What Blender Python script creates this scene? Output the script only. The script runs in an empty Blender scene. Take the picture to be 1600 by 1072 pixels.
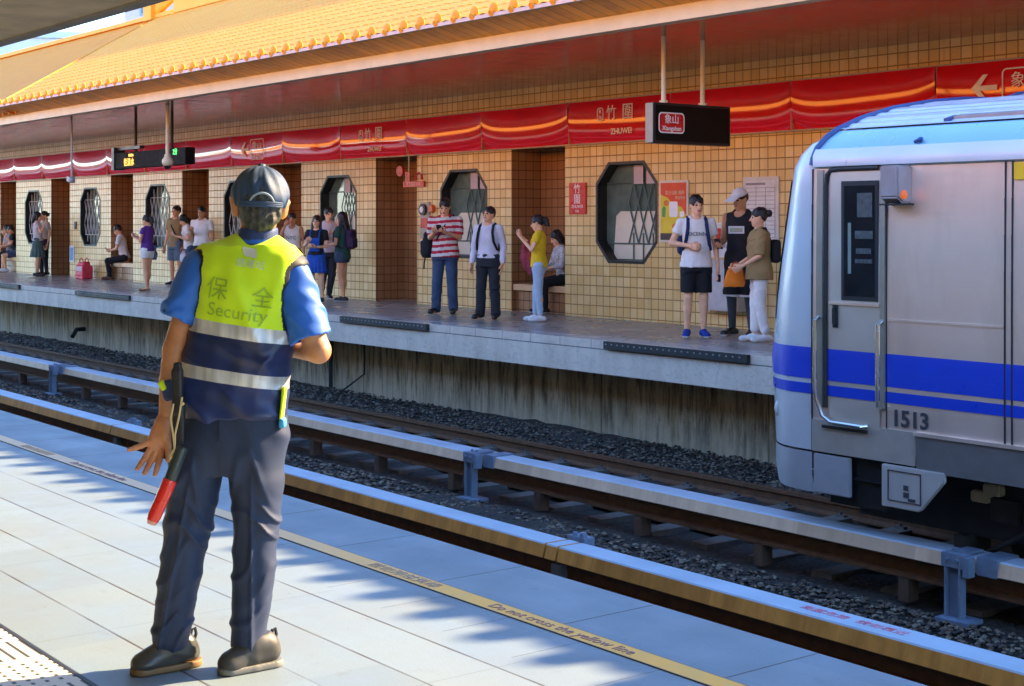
import bpy, bmesh, math, random
import numpy as np
from mathutils import Vector, Matrix, Euler

C = bpy.context.scene.collection
R = math.radians
rng = random.Random(7)
nrng = np.random.default_rng(11)

# ------------------------------------------------------------------ camera
sc = bpy.context.scene
cam_d = bpy.data.cameras.new("camera")
cam = bpy.data.objects.new("camera", cam_d)
C.objects.link(cam)
cam.location = (0, 0, 1.52)
cam.rotation_euler = (R(90), 0, R(52.354))
cam_d.sensor_width = 36.0
cam_d.lens = 52.07
cam_d.shift_y = -0.1175
cam_d.clip_start = 0.05
cam_d.clip_end = 2000
sc.camera = cam

# ------------------------------------------------------------------ world, sun, exposure
SUN_EL = R(29.2)
SUN_AZ = R(-13)           # towards -X from +Y
world = bpy.data.worlds.new("World")
sc.world = world
world.use_nodes = True
wn = world.node_tree.nodes
sky = wn.new("ShaderNodeTexSky")
sky.sky_type = 'NISHITA'
sky.sun_disc = False
sky.sun_elevation = SUN_EL
sky.sun_rotation = -SUN_AZ
sky.air_density = 1.0
sky.dust_density = 0.2
sky.ozone_density = 6.0
bg = wn["Background"]
bg.inputs[1].default_value = 0.15
world.node_tree.links.new(sky.outputs[0], bg.inputs[0])

sun_d = bpy.data.lights.new("sun", 'SUN')
sun_d.energy = 3.1
sun_d.angle = R(0.53)
sun_d.color = (1.0, 0.72, 0.41)
sun = bpy.data.objects.new("sun", sun_d)
C.objects.link(sun)
sd = Vector((-math.sin(SUN_AZ) * math.cos(SUN_EL), math.cos(SUN_AZ) * math.cos(SUN_EL), math.sin(SUN_EL)))
sun.rotation_euler = sd.to_track_quat('Z', 'Y').to_euler()
sun.location = (0, 30, 30)
sc.view_settings.view_transform = 'Standard'
sc.view_settings.look = 'None'
sc.view_settings.exposure = 2.95
sc.view_settings.gamma = 1.0
sc.cycles.max_bounces = 10
sc.cycles.diffuse_bounces = 6

# ------------------------------------------------------------------ materials
def lin(c):
    return tuple(((v / 255.0) / 12.92 if v / 255.0 <= 0.04045 else ((v / 255.0 + 0.055) / 1.055) ** 2.4) for v in c)

class G:
    """a small wrapper to write shader math as expressions"""
    def __init__(s, name):
        s.m = bpy.data.materials.new(name)
        s.m.use_nodes = True
        s.t = s.m.node_tree
        s.b = s.t.nodes["Principled BSDF"]
        s.co = s.t.nodes.new("ShaderNodeTexCoord")
    def link(s, a, b): s.t.links.new(a, b)
    def val(s, sock, v):
        if hasattr(v, "is_output"): s.link(v, sock)
        else: sock.default_value = v
    def xyz(s, v=None):
        n = s.t.nodes.new("ShaderNodeSeparateXYZ")
        s.link(v if v is not None else s.co.outputs["Object"], n.inputs[0])
        return n.outputs
    def vec(s, x, y, z):
        n = s.t.nodes.new("ShaderNodeCombineXYZ")
        for i, v in enumerate((x, y, z)): s.val(n.inputs[i], v)
        return n.outputs[0]
    def f(s, op, a, b=0.0, c=0.0):
        n = s.t.nodes.new("ShaderNodeMath"); n.operation = op
        s.val(n.inputs[0], a); s.val(n.inputs[1], b); s.val(n.inputs[2], c)
        return n.outputs[0]
    def noise(s, scale, detail=4, v=None, rough=0.55, dist=0.0):
        n = s.t.nodes.new("ShaderNodeTexNoise")
        n.inputs["Scale"].default_value = scale; n.inputs["Detail"].default_value = detail
        n.inputs["Roughness"].default_value = rough; n.inputs["Distortion"].default_value = dist
        s.link(v if v is not None else s.co.outputs["Object"], n.inputs["Vector"])
        return n.outputs["Fac"]
    def white(s, v):
        n = s.t.nodes.new("ShaderNodeTexWhiteNoise"); s.link(v, n.inputs["Vector"])
        return n.outputs["Value"]
    def ramp(s, v, lo, hi, a=0.0, b=1.0):
        n = s.t.nodes.new("ShaderNodeMapRange"); n.clamp = True
        s.val(n.inputs[0], v)
        for i, q in enumerate((lo, hi, a, b)): n.inputs[i + 1].default_value = q
        return n.outputs[0]
    def mix(s, fac, a, b, mode='MIX'):
        n = s.t.nodes.new("ShaderNodeMix"); n.data_type = 'RGBA'; n.blend_type = mode
        s.val(n.inputs[0], fac)
        for sock, v in ((n.inputs[6], a), (n.inputs[7], b)):
            if hasattr(v, "is_output"): s.link(v, sock)
            else: sock.default_value = (*v[:3], 1)
        return n.outputs[2]
    def color(s, v):
        if hasattr(v, "is_output"): s.link(v, s.b.inputs["Base Color"])
        else: s.b.inputs["Base Color"].default_value = (*v[:3], 1)
    def bump(s, h, strength=0.3, dist=0.01):
        n = s.t.nodes.new("ShaderNodeBump")
        n.inputs["Strength"].default_value = strength; n.inputs["Distance"].default_value = dist
        s.link(h, n.inputs["Height"]); s.link(n.outputs[0], s.b.inputs["Normal"])
    def set(s, **k):
        for a, v in k.items():
            s.val(s.b.inputs[a.replace("_", " ")], v)
        return s

_mats = {}
def mat(name, col, rough=0.55, metal=0.0, var=0.12, scale=6.0, bump=0.0, bscale=80.0, spec=0.5, coat=0.0, rvar=0.08):
    if name in _mats: return _mats[name]
    g = G(name)
    n = g.noise(scale, 5)
    lo = tuple(c * (1 - var) for c in col); hi = tuple(min(1, c * (1 + var)) for c in col)
    g.color(g.mix(g.ramp(n, .3, .7), lo, hi))
    g.set(Metallic=metal, Specular_IOR_Level=spec, Coat_Weight=coat)
    g.b.inputs["Coat Roughness"].default_value = 0.05
    g.set(Roughness=g.ramp(g.noise(scale * 1.7, 3), .3, .7, max(0.02, rough - rvar), min(1, rough + rvar)))
    if bump: g.bump(g.noise(bscale, 4), bump, 0.01)
    _mats[name] = g.m
    return g.m

def emis(name, col, strength):
    g = G(name); g.color((0.02, 0.02, 0.02))
    g.b.inputs["Emission Color"].default_value = (*col, 1); g.b.inputs["Emission Strength"].default_value = strength
    return g.m

# ------------------------------------------------------------------ mesh building
class MB:
    def __init__(s): s.v = []; s.f = []; s.mi = []; s.cur = 0
    def add(s, vs, fs):
        o = len(s.v); s.v += [tuple(p) for p in vs]
        s.f += [tuple(i + o for i in q) for q in fs]; s.mi += [s.cur] * len(fs)
    def box(s, a, b):
        (x0, y0, z0), (x1, y1, z1) = a, b
        s.add([(x0,y0,z0),(x1,y0,z0),(x1,y1,z0),(x0,y1,z0),(x0,y0,z1),(x1,y0,z1),(x1,y1,z1),(x0,y1,z1)],
              [(0,3,2,1),(4,5,6,7),(0,1,5,4),(1,2,6,5),(2,3,7,6),(3,0,4,7)])
    def cbox(s, c, d, rz=0.0, ry=0.0):
        m = Matrix.Rotation(rz, 3, 'Z') @ Matrix.Rotation(ry, 3, 'Y')
        vs = [m @ Vector((sx*d[0]/2, sy*d[1]/2, sz*d[2]/2)) + Vector(c) for sz in (-1,1) for sx, sy in ((-1,-1),(1,-1),(1,1),(-1,1))]
        s.add(vs, [(0,3,2,1),(4,5,6,7),(0,1,5,4),(1,2,6,5),(2,3,7,6),(3,0,4,7)])
    def tube(s, pts, r, n=10, caps=True):
        pts = [Vector(p) for p in pts]
        rs = r if isinstance(r, (list, tuple)) else [r] * len(pts)
        o = len(s.v); up = None
        for i, p in enumerate(pts):
            t = (pts[min(i+1, len(pts)-1)] - pts[max(i-1, 0)]).normalized()
            if up is None:
                up = t.orthogonal().normalized()
            else:
                up = (up - t * up.dot(t)).normalized()
            w = t.cross(up)
            for k in range(n):
                a = 2 * math.pi * k / n
                s.v.append(tuple(p + (up * math.cos(a) + w * math.sin(a)) * rs[i]))
        for i in range(len(pts) - 1):
            for k in range(n):
                k2 = (k + 1) % n
                s.f.append((o+i*n+k, o+i*n+k2, o+(i+1)*n+k2, o+(i+1)*n+k)); s.mi.append(s.cur)
        if caps:
            s.f.append(tuple(o + k for k in reversed(range(n)))); s.mi.append(s.cur)
            e = o + (len(pts)-1)*n
            s.f.append(tuple(e + k for k in range(n))); s.mi.append(s.cur)
    def prism(s, poly, axis, a, b):
        """poly in the two other axes, extruded along axis from a to b"""
        n = len(poly)
        def P(u, v, w):
            return {'x': (w, u, v), 'y': (u, w, v), 'z': (u, v, w)}[axis]
        vs = [P(u, v, a) for u, v in poly] + [P(u, v, b) for u, v in poly]
        fs = [tuple(range(n)), tuple(reversed(range(n, 2*n)))] + [(i, i+n, (i+1) % n + n, (i+1) % n) for i in range(n)]
        s.add(vs, fs)
    def ball(s, c, r, nu=14, nv=8):
        r = r if isinstance(r, (list, tuple)) else (r, r, r)
        vs = [(c[0], c[1], c[2]-r[2])]
        for j in range(1, nv):
            ph = -math.pi/2 + math.pi*j/nv
            for i in range(nu):
                a = 2*math.pi*i/nu
                vs.append((c[0]+r[0]*math.cos(ph)*math.cos(a), c[1]+r[1]*math.cos(ph)*math.sin(a), c[2]+r[2]*math.sin(ph)))
        vs.append((c[0], c[1], c[2]+r[2])); fs = []
        for i in range(nu): fs.append((0, 1+(i+1) % nu, 1+i))
        for j in range(nv-2):
            for i in range(nu):
                a = 1+j*nu+i; b = 1+j*nu+(i+1) % nu
                fs.append((a, b, b+nu, a+nu))
        e = len(vs)-1; o = 1+(nv-2)*nu
        for i in range(nu): fs.append((o+i, o+(i+1) % nu, e))
        s.add(vs, fs)
    def build(s, name, mats, parent=None, smooth=False, bevel=0.0, angle=35, fix=True):
        me = bpy.data.meshes.new(name)
        me.from_pydata(s.v, [], s.f)
        if not isinstance(mats, (list, tuple)): mats = [mats]
        for m in mats: me.materials.append(m)
        if len(mats) > 1: me.polygons.foreach_set("material_index", s.mi)
        bm = bmesh.new(); bm.from_mesh(me)
        if fix: bmesh.ops.recalc_face_normals(bm, faces=bm.faces)
        if bevel:
            es = [e for e in bm.edges if len(e.link_faces) == 2 and e.calc_face_angle(0) > R(40)]
            bmesh.ops.bevel(bm, geom=es, offset=bevel, segments=2, affect='EDGES', clamp_overlap=True)
        if smooth or bevel:
            for q in bm.faces: q.smooth = True
            for e in bm.edges:
                e.smooth = not (len(e.link_faces) == 2 and e.calc_face_angle(0) > R(angle))
        bm.to_mesh(me); bm.free()
        me.update()
        return link(name, me, parent)

def link(name, me, parent=None):
    o = bpy.data.objects.new(name, me); C.objects.link(o)
    if parent is not None: o.parent = parent
    return o

def empty(name, loc=(0, 0, 0), rz=0.0):
    o = bpy.data.objects.new(name, None); C.objects.link(o)
    o.empty_display_size = 0.2; o.location = loc; o.rotation_euler = (0, 0, rz)
    return o

def tag(o, label=None, cat=None, group=None, kind=None):
    if label: o["label"] = label
    if cat: o["category"] = cat
    if group: o["group"] = group
    if kind: o["kind"] = kind
    return o

def text(name, body, size, m, parent=None, loc=(0,0,0), rot=(0,0,0), align='CENTER', extrude=0.001, sx=1.0, bold=0.0, subdiv=0):
    cu = bpy.data.curves.new(name, 'FONT'); cu.body = body; cu.size = size
    cu.align_x = align; cu.align_y = 'CENTER'; cu.extrude = extrude; cu.offset = bold; cu.resolution_u = 3
    t = bpy.data.objects.new("tmp_" + name, cu); C.objects.link(t)
    bpy.context.view_layer.update()
    me = bpy.data.meshes.new_from_object(t.evaluated_get(bpy.context.evaluated_depsgraph_get()))
    bpy.data.objects.remove(t); me.name = name
    me.materials.clear(); me.materials.append(m)
    o = link(name, me, parent); o.location = loc; o.rotation_euler = rot; o.scale = (sx, 1, 1)
    return o

# ------------------------------------------------------------------ smooth-union fields turned into meshes
def smin(a, b, k):
    if k <= 0: return np.minimum(a, b)
    h = np.clip(.5 + .5 * (b - a) / k, 0, 1)
    return b * (1 - h) + a * h - k * h * (1 - h)

class Field:
    def __init__(s, M=None): s.ops = []; s.lo = np.full(3, 1e9); s.hi = np.full(3, -1e9); s.M = M
    def _bb(s, lo, hi):
        lo = np.array(lo, float); hi = np.array(hi, float)
        if s.M is not None:
            cs = np.array([[(lo, hi)[i][0], (lo, hi)[j][1], (lo, hi)[k][2], 1] for i in (0,1) for j in (0,1) for k in (0,1)])
            w = (np.array(s.M) @ cs.T).T[:, :3]; lo, hi = w.min(0), w.max(0)
        s.lo = np.minimum(s.lo, lo); s.hi = np.maximum(s.hi, hi)
        return lo, hi
    def _op(s, mode, fn, bb, k): s.ops.append((mode, fn, bb, k)); return s
    def cap(s, a, b, ra, rb, k=.02, mode='add', flat=None):
        a = np.array(a, float); b = np.array(b, float); ab = b - a; L = max(1e-9, ab @ ab); r = max(ra, rb)
        bb = s._bb(np.minimum(a, b) - r, np.maximum(a, b) + r) if mode == 'add' else (np.minimum(a, b) - r, np.maximum(a, b) + r)
        if flat is not None:
            fn_ = np.array(flat[0], float); fn_ /= np.linalg.norm(fn_); fs = flat[1] - 1
        def fn(P):
            q = P - a
            t = np.clip(q @ ab / L, 0, 1)
            w = q - t[..., None] * ab
            if flat is not None: w = w + (w @ fn_)[..., None] * fn_ * fs
            return np.sqrt((w * w).sum(-1)) - (ra + (rb - ra) * t)
        return s._op(mode, fn, bb, k)
    def chain(s, pts, rs, k=.02, flat=None, mode='add'):
        for i in range(len(pts) - 1): s.cap(pts[i], pts[i+1], rs[i], rs[i+1], k if i == 0 else max(k * .5, .004), flat=flat, mode=mode)
        return s
    def ell(s, c, r, rot=None, k=.02, mode='add'):
        c = np.array(c, float); r = np.array(r if hasattr(r, '__len__') else (r, r, r), float); m = max(r)
        Rm = np.array(Euler(rot).to_matrix()) if rot else None
        bb = s._bb(c - m, c + m) if mode == 'add' else (c - m, c + m)
        def fn(P):
            q = P - c
            if Rm is not None: q = q @ Rm
            k0 = np.sqrt(((q / r) ** 2).sum(-1)); k1 = np.sqrt(((q / r ** 2) ** 2).sum(-1)) + 1e-9
            return k0 * (k0 - 1) / k1
        return s._op(mode, fn, bb, k)
    def box(s, c, d, rad=.01, rot=None, k=.01, mode='add'):
        c = np.array(c, float); hd = np.array(d, float) / 2 - rad; m = np.linalg.norm(np.array(d) / 2)
        Rm = np.array(Euler(rot).to_matrix()) if rot else None
        bb = s._bb(c - m, c + m) if mode == 'add' else (c - m, c + m)
        def fn(P):
            q = P - c
            if Rm is not None: q = q @ Rm
            q = np.abs(q) - hd
            return np.sqrt((np.maximum(q, 0) ** 2).sum(-1)) + np.minimum(q.max(-1), 0) - rad
        return s._op(mode, fn, bb, k)
    def loft(s, rows, k=.02, n=2.2, mode='add', zcap=True):
        a = np.array(rows, float); z = a[:, 0]
        lo = (np.min(a[:, 1] - a[:, 3]), np.min(a[:, 2] - a[:, 4]), z[0]); hi = (np.max(a[:, 1] + a[:, 3]), np.max(a[:, 2] + a[:, 4]), z[-1])
        bb = s._bb(lo, hi) if mode == 'add' else (np.array(lo), np.array(hi))
        # smooth interpolation of the rows
        zz = np.linspace(z[0], z[-1], 160); tab = []
        for i in range(1, 5):
            y = np.interp(zz, z, a[:, i]); kk = np.ones(9) / 9; y2 = np.convolve(np.pad(y, 4, mode='edge'), kk, 'valid'); tab.append(y2)
        def fn(P):
            Z = P[..., 2]; cx, cy, rx, ry = (np.interp(Z, zz, t) for t in tab)
            q = (np.abs((P[..., 0] - cx) / rx) ** n + np.abs((P[..., 1] - cy) / ry) ** n) ** (1 / n)
            d = (q - 1) * np.minimum(rx, ry)
            if zcap: d = np.maximum(d, np.maximum(z[0] - Z, Z - z[-1]))
            return d
        return s._op(mode, fn, bb, k)
    def field(s, o, k=.0, mode='add'):
        bb = (o.lo, o.hi)
        if mode == 'add': bb = s._bb(o.lo, o.hi)
        return s._op(mode, o.sdf, bb, k)
    def cut(s, nrm, d):
        nrm = np.array(nrm, float); nrm = nrm / np.linalg.norm(nrm)
        s.ops.append(('cut', lambda P: P @ nrm - d, None, 0)); return s
    def disp(s, fn): s.ops.append(('disp', fn, None, 0)); return s
    def sdf(s, P):
        if s.M is not None:
            Mi = np.linalg.inv(np.array(s.M)); P = P @ Mi[:3, :3].T + Mi[:3, 3]
        F = np.full(P.shape[:-1], 1e3)
        for mode, fn, bb, k in s.ops:
            if mode == 'add': F = smin(F, fn(P), k)
            elif mode == 'sub': F = -smin(-F, fn(P), k)
            elif mode == 'cut': F = np.maximum(F, fn(P))
            elif mode == 'disp': F = F + fn(P)
        return F
    def mesh(s, h, pad=.03):
        if s.M is not None:
            w = Field(); w.field(s); return w.mesh(h, pad)
        lo = s.lo - pad; n = np.ceil((s.hi + pad - lo) / h).astype(int) + 1
        ax = [lo[i] + h * np.arange(n[i]) for i in range(3)]
        F = np.full(n, 1e3)
        def sub(bb, m):
            if bb is None: return tuple(slice(0, n[i]) for i in range(3))
            a = np.clip(np.floor((np.asarray(bb[0]) - m - lo) / h).astype(int), 0, n)
            b = np.clip(np.ceil((np.asarray(bb[1]) + m - lo) / h).astype(int) + 1, 0, n)
            return tuple(slice(a[i], b[i]) for i in range(3))
        def grid(sl): return np.stack(np.meshgrid(ax[0][sl[0]], ax[1][sl[1]], ax[2][sl[2]], indexing='ij'), -1)
        for mode, fn, bb, k in s.ops:
            sl = sub(bb, max(k * 1.2, .03) + 2 * h) if mode in ('add', 'sub') else sub(None, 0)
            if any(q.stop <= q.start for q in sl): continue
            if mode == 'disp':
                near = np.abs(F) < .08
                P = grid(sl)[near]; F[near] += fn(P); continue
            P = grid(sl); d = fn(P)
            if mode == 'add': F[sl] = smin(F[sl], d, k)
            elif mode == 'sub': F[sl] = -smin(-F[sl], d, k)
            elif mode == 'cut': F[sl] = np.maximum(F[sl], d)
        return nets(F, lo, h)

def nets(F, lo, h):
    S = F < 0
    n = np.array(F.shape)
    acc = np.zeros((*(n - 1), 3)); cnt = np.zeros(n - 1)
    base = np.stack(np.meshgrid(*[np.arange(m - 1) for m in n], indexing='ij'), -1).astype(float)
    for ax in range(3):
        o1, o2 = [a for a in range(3) if a != ax]
        for d1 in (0, 1):
            for d2 in (0, 1):
                sa = [slice(0, n[i] - 1) for i in range(3)]
                sa[o1] = slice(d1, n[o1] - 1 + d1); sa[o2] = slice(d2, n[o2] - 1 + d2)
                sb = list(sa); sb[ax] = slice(1, n[ax])
                a = F[tuple(sa)]; b = F[tuple(sb)]
                c = S[tuple(sa)] != S[tuple(sb)]
                t = np.zeros_like(a); t[c] = a[c] / (a[c] - b[c])
                p = np.zeros((*c.shape, 3)); p[..., o1] = d1; p[..., o2] = d2; p[..., ax] = t
                acc[c] += p[c]; cnt[c] += 1
    m = cnt > 0
    idx = np.full(n - 1, -1); idx[m] = np.arange(m.sum())
    V = (base[m] + acc[m] / cnt[m][:, None]) * h + lo
    Q = []
    for ax in range(3):
        o1, o2 = [(1, 2), (2, 0), (0, 1)][ax]
        sa = [slice(1, n[i] - 1) for i in range(3)]; sa[ax] = slice(0, n[ax] - 1)
        sb = list(sa); sb[ax] = slice(1, n[ax])
        a = S[tuple(sa)]; b = S[tuple(sb)]
        ii = np.argwhere(a != b)
        if not len(ii): continue
        flip = a[tuple(ii.T)]
        ii = ii + np.array([0 if i == ax else 1 for i in range(3)])
        def at(d1, d2):
            q = ii.copy(); q[:, o1] -= d1; q[:, o2] -= d2
            return idx[tuple(q.T)]
        q = np.stack([at(1, 1), at(0, 1), at(0, 0), at(1, 0)], 1)
        q[~flip] = q[~flip][:, ::-1]
        Q.append(q)
    return V, (np.concatenate(Q) if Q else np.zeros((0, 4), int))

def np_mesh(name, V, Q, mats, mi=None, parent=None, smooth=True):
    me = bpy.data.meshes.new(name)
    me.vertices.add(len(V)); me.vertices.foreach_set("co", np.asarray(V, np.float32).ravel())
    k = Q.shape[1]
    me.loops.add(Q.size); me.loops.foreach_set("vertex_index", Q.ravel().astype(np.int32))
    me.polygons.add(len(Q)); me.polygons.foreach_set("loop_start", np.arange(0, Q.size, k, dtype=np.int32))
    me.polygons.foreach_set("loop_total", np.full(len(Q), k, np.int32))
    if not isinstance(mats, (list, tuple)): mats = [mats]
    for m in mats: me.materials.append(m)
    if mi is not None: me.polygons.foreach_set("material_index", np.asarray(mi, np.int32))
    me.polygons.foreach_set("use_smooth", np.full(len(Q), smooth, bool))
    me.update(calc_edges=True); me.validate()
    return link(name, me, parent)

def blob(name, F, h, mats, parent=None, pick=None, pad=.03, extra=None):
    V, Q = F.mesh(h, pad)
    if extra:
        for v2, q2 in extra:
            Q = np.concatenate([Q, q2 + len(V)]); V = np.concatenate([V, v2])
    mi = None
    if pick is not None: mi = pick(V[Q].mean(1))
    return np_mesh(name, V, Q, mats, mi, parent)

def folds(amp, freq=22.0, seed=0, dirs=((.3, .2, 1.0), (.8, -.4, .6), (-.6, .5, .9))):
    r = np.random.default_rng(seed); ph = r.uniform(0, 6.28, (len(dirs), 3))
    D = [np.array(d, float) / np.linalg.norm(d) for d in dirs]
    def fn(P):
        w = .03 * np.sin(P[..., 0] * 11 + ph[0, 0]) + .025 * np.sin(P[..., 1] * 13 + P[..., 2] * 7 + ph[0, 1]) + .02 * np.sin(P[..., 2] * 17 + ph[0, 2])
        o = 0
        for i, d in enumerate(D):
            f = freq * (1 + .37 * i)
            o = o + 2.4 * (np.exp(2.4 * (np.sin((P @ d + w * 2.2) * f * 2 + ph[i, 1]) - 1)) - .22) / (1 + .5 * i)
        m = .6 + .4 * np.sin(P[..., 2] * 9 + P[..., 0] * 8 + ph[0, 0])
        return amp * o * m * .6
    return lambda P: -fn(P)
# ------------------------------------------------------------------ shared materials
M = {}
M['concrete'] = mat('concrete', (.30, .29, .28), .85, var=.22, scale=2.2, bump=.25, bscale=40)
M['steel_blue'] = mat('blue_grey_painted_steel', (.17, .22, .30), .45, var=.18, scale=9, bump=.1)
M['rail'] = mat('rusty_rail_steel', (.13, .055, .022), .65, .0, var=.3, scale=14, bump=.2)
M['dark'] = mat('near_black_metal', (.018, .018, .02), .6, .2, var=.3, scale=5)  # near-black metal shared by cables, poles, handles and underframe
M['black'] = mat('black_plastic', (.016, .016, .018), .4, var=.2)
M['white'] = mat('white_paint', (.78, .77, .74), .45, var=.04)
M['cream_metal'] = mat('cream_painted_metal', (.66, .60, .40), .45, var=.08, scale=3)
M['steel'] = mat('brushed_steel', (.52, .51, .5), .32, .9, var=.08, scale=4)
M['red'] = mat('red_enamel', (.62, .02, .02), .3, var=.06)
M['blue'] = mat('blue_enamel', (.03, .17, .5), .35, var=.06)
M['grey'] = mat('grey_enamel', (.42, .42, .42), .5, var=.08)
M['paper'] = mat('paper', (.72, .68, .64), .7, var=.06, scale=12)
M['ink'] = mat('dark_print', (.05, .05, .06), .6)
M['white_print'] = mat('white_print', (.93, .92, .88), .5, var=.03)

def tile_mat(name, colA, colB, grout, size=.15, zo=.03, rough=.32, gw=.06):
    g = G(name); x, y, z = g.xyz()
    u = g.f('DIVIDE', g.f('ADD', x, y), size); v = g.f('DIVIDE', g.f('ADD', z, zo), size)
    fu, fv = g.f('FRACT', u), g.f('FRACT', v)
    cell = g.vec(g.f('FLOOR', u), g.f('FLOOR', v), 0.0)
    eu = g.f('MINIMUM', fu, g.f('SUBTRACT', 1.0, fu)); ev = g.f('MINIMUM', fv, g.f('SUBTRACT', 1.0, fv))
    tile = g.ramp(g.f('MINIMUM', eu, ev), gw * .55, gw)
    c = g.mix(g.white(cell), colA, colB)
    c = g.mix(g.ramp(g.noise(1.2, 5), .35, .75, 0, .35), c, tuple(k * .72 for k in colA))
    c = g.mix(g.ramp(g.noise(5, 6, g.vec(x, y, g.f('MULTIPLY', z, .15)), .7), .52, .72, 0, .4), c, tuple(k * .6 for k in colA))
    c = g.mix(g.ramp(g.noise(90, 3), .45, .7, 0, .25), c, tuple(min(1, k * 1.25) for k in colB))
    g.color(g.mix(tile, grout, c))
    g.set(Roughness=g.ramp(tile, 0, 1, .85, rough))
    g.bump(tile, .5, .004)
    return g.m
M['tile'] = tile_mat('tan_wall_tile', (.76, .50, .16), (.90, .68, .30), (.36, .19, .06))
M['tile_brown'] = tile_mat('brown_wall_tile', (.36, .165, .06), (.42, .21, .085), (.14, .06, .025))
M['tile_cream'] = tile_mat('cream_wall_tile', (.74, .66, .52), (.8, .72, .58), (.4, .32, .25))

# platform paving (near)
def paving_near():
    g = G('pale_granite_paving'); x, y, z = g.xyz()
    def line(v, period, off, hw):
        q = g.f('FRACT', g.f('ADD', g.f('DIVIDE', g.f('SUBTRACT', v, off), period), .5))
        d = g.f('MULTIPLY', g.f('ABSOLUTE', g.f('SUBTRACT', q, .5)), period)
        return g.ramp(d, hw * .6, hw * 1.2, 1, 0)
    low = g.f('LESS_THAN', y, 3.16); mid = g.f('MULTIPLY', g.f('LESS_THAN', y, 3.48), g.f('GREATER_THAN', y, 3.16))
    wear = g.ramp(g.noise(1.3, 2), .38, .52, .25, 1)
    lx = g.f('MULTIPLY', g.f('MULTIPLY', line(y, .29, 3.05, .0055), low), wear)
    cr = g.f('MULTIPLY', line(x, .84, -6.0, .0045), g.f('GREATER_THAN', y, 3.5))
    cm = g.f('MULTIPLY', g.f('MULTIPLY', line(x, .42, -6.2, .003), mid), .8)
    cl = g.f('MULTIPLY', g.f('MULTIPLY', line(x, 1.26, -5.3, .003), low), .35)
    j = g.f('MAXIMUM', g.f('MAXIMUM', lx, cr), g.f('MAXIMUM', cm, cl))
    row = g.f('FLOOR', g.f('DIVIDE', g.f('SUBTRACT', y, 3.05), .29)); col = g.f('FLOOR', g.f('DIVIDE', g.f('ADD', x, 6.0), .84))
    per = g.white(g.vec(row, col, 0.0))
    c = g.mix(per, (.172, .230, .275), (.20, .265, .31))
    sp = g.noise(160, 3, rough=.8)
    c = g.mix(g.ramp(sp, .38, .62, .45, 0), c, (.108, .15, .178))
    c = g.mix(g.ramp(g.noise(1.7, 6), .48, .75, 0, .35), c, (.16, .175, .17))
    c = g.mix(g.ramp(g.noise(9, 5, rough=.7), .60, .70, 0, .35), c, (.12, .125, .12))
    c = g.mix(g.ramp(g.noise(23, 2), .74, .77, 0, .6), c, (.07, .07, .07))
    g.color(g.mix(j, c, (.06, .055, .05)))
    g.set(Roughness=g.ramp(g.noise(3, 4), .3, .7, .5, .75))
    g.bump(g.f('SUBTRACT', g.f('MULTIPLY', sp, .25), j), .35, .004)
    return g.m
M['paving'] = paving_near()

def paving_far():
    g = G('brown_grey_granite_paving'); x, y, z = g.xyz()
    def line(v, period, off, hw):
        q = g.f('FRACT', g.f('DIVIDE', g.f('SUBTRACT', v, off), period)); q = g.f('MULTIPLY', g.f('MINIMUM', q, g.f('SUBTRACT', 1.0, q)), period)
        return g.ramp(q, hw * .6, hw, 1, 0)
    j = g.f('MAXIMUM', line(x, .6, 0, .006), line(y, .42, 11.87, .006))
    per = g.white(g.vec(g.f('FLOOR', g.f('DIVIDE', x, .6)), g.f('FLOOR', g.f('DIVIDE', g.f('SUBTRACT', y, 11.87), .42)), 0.0))
    c = g.mix(per, (.34, .28, .24), (.44, .37, .32))
    c = g.mix(g.f('LESS_THAN', y, 12.29), c, (.52, .49, .47))
    c = g.mix(g.ramp(g.noise(120, 2), .4, .6, .35, 0), c, (.17, .15, .14))
    c = g.mix(g.ramp(g.noise(.9, 6), .45, .7, 0, .45), c, (.19, .165, .15))
    g.color(g.mix(j, c, (.1, .09, .08)))
    g.set(Roughness=g.ramp(g.noise(2.5, 5), .3, .7, .2, .42))
    return g.m
M['paving_far'] = paving_far()

def stained_concrete():
    g = G('stained_concrete_wall'); x, y, z = g.xyz()
    v = g.vec(g.f('MULTIPLY', x, 1.0), g.f('MULTIPLY', y, 1.0), g.f('MULTIPLY', z, .13))
    st = g.noise(3.4, 8, v, .65); st2 = g.noise(11, 6, v, .7)
    c = g.mix(g.ramp(st, .35, .62), (.34, .235, .12), (.62, .46, .28))
    c = g.mix(g.ramp(st2, .46, .62, 0, .92), c, (.10, .066, .032))
    c = g.mix(g.ramp(g.noise(1.9, 6, v), .55, .7, 0, .55), c, (.48, .30, .07))
    hgt = g.f('ADD', z, g.f('MULTIPLY', g.noise(2.2, 5), .5))
    c = g.mix(g.ramp(hgt, -.95, -.6, .5, 0), c, (.52, .43, .31))
    q = g.f('FRACT', g.f('DIVIDE', x, 2.9)); q = g.f('MINIMUM', q, g.f('SUBTRACT', 1.0, q))
    c = g.mix(g.ramp(q, .002, .007, .6, 0), c, (.05, .045, .035))
    g.color(c); g.set(Roughness=.88); g.bump(g.noise(22, 8), .5, .02)
    return g.m
M['stained'] = stained_concrete()

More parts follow.
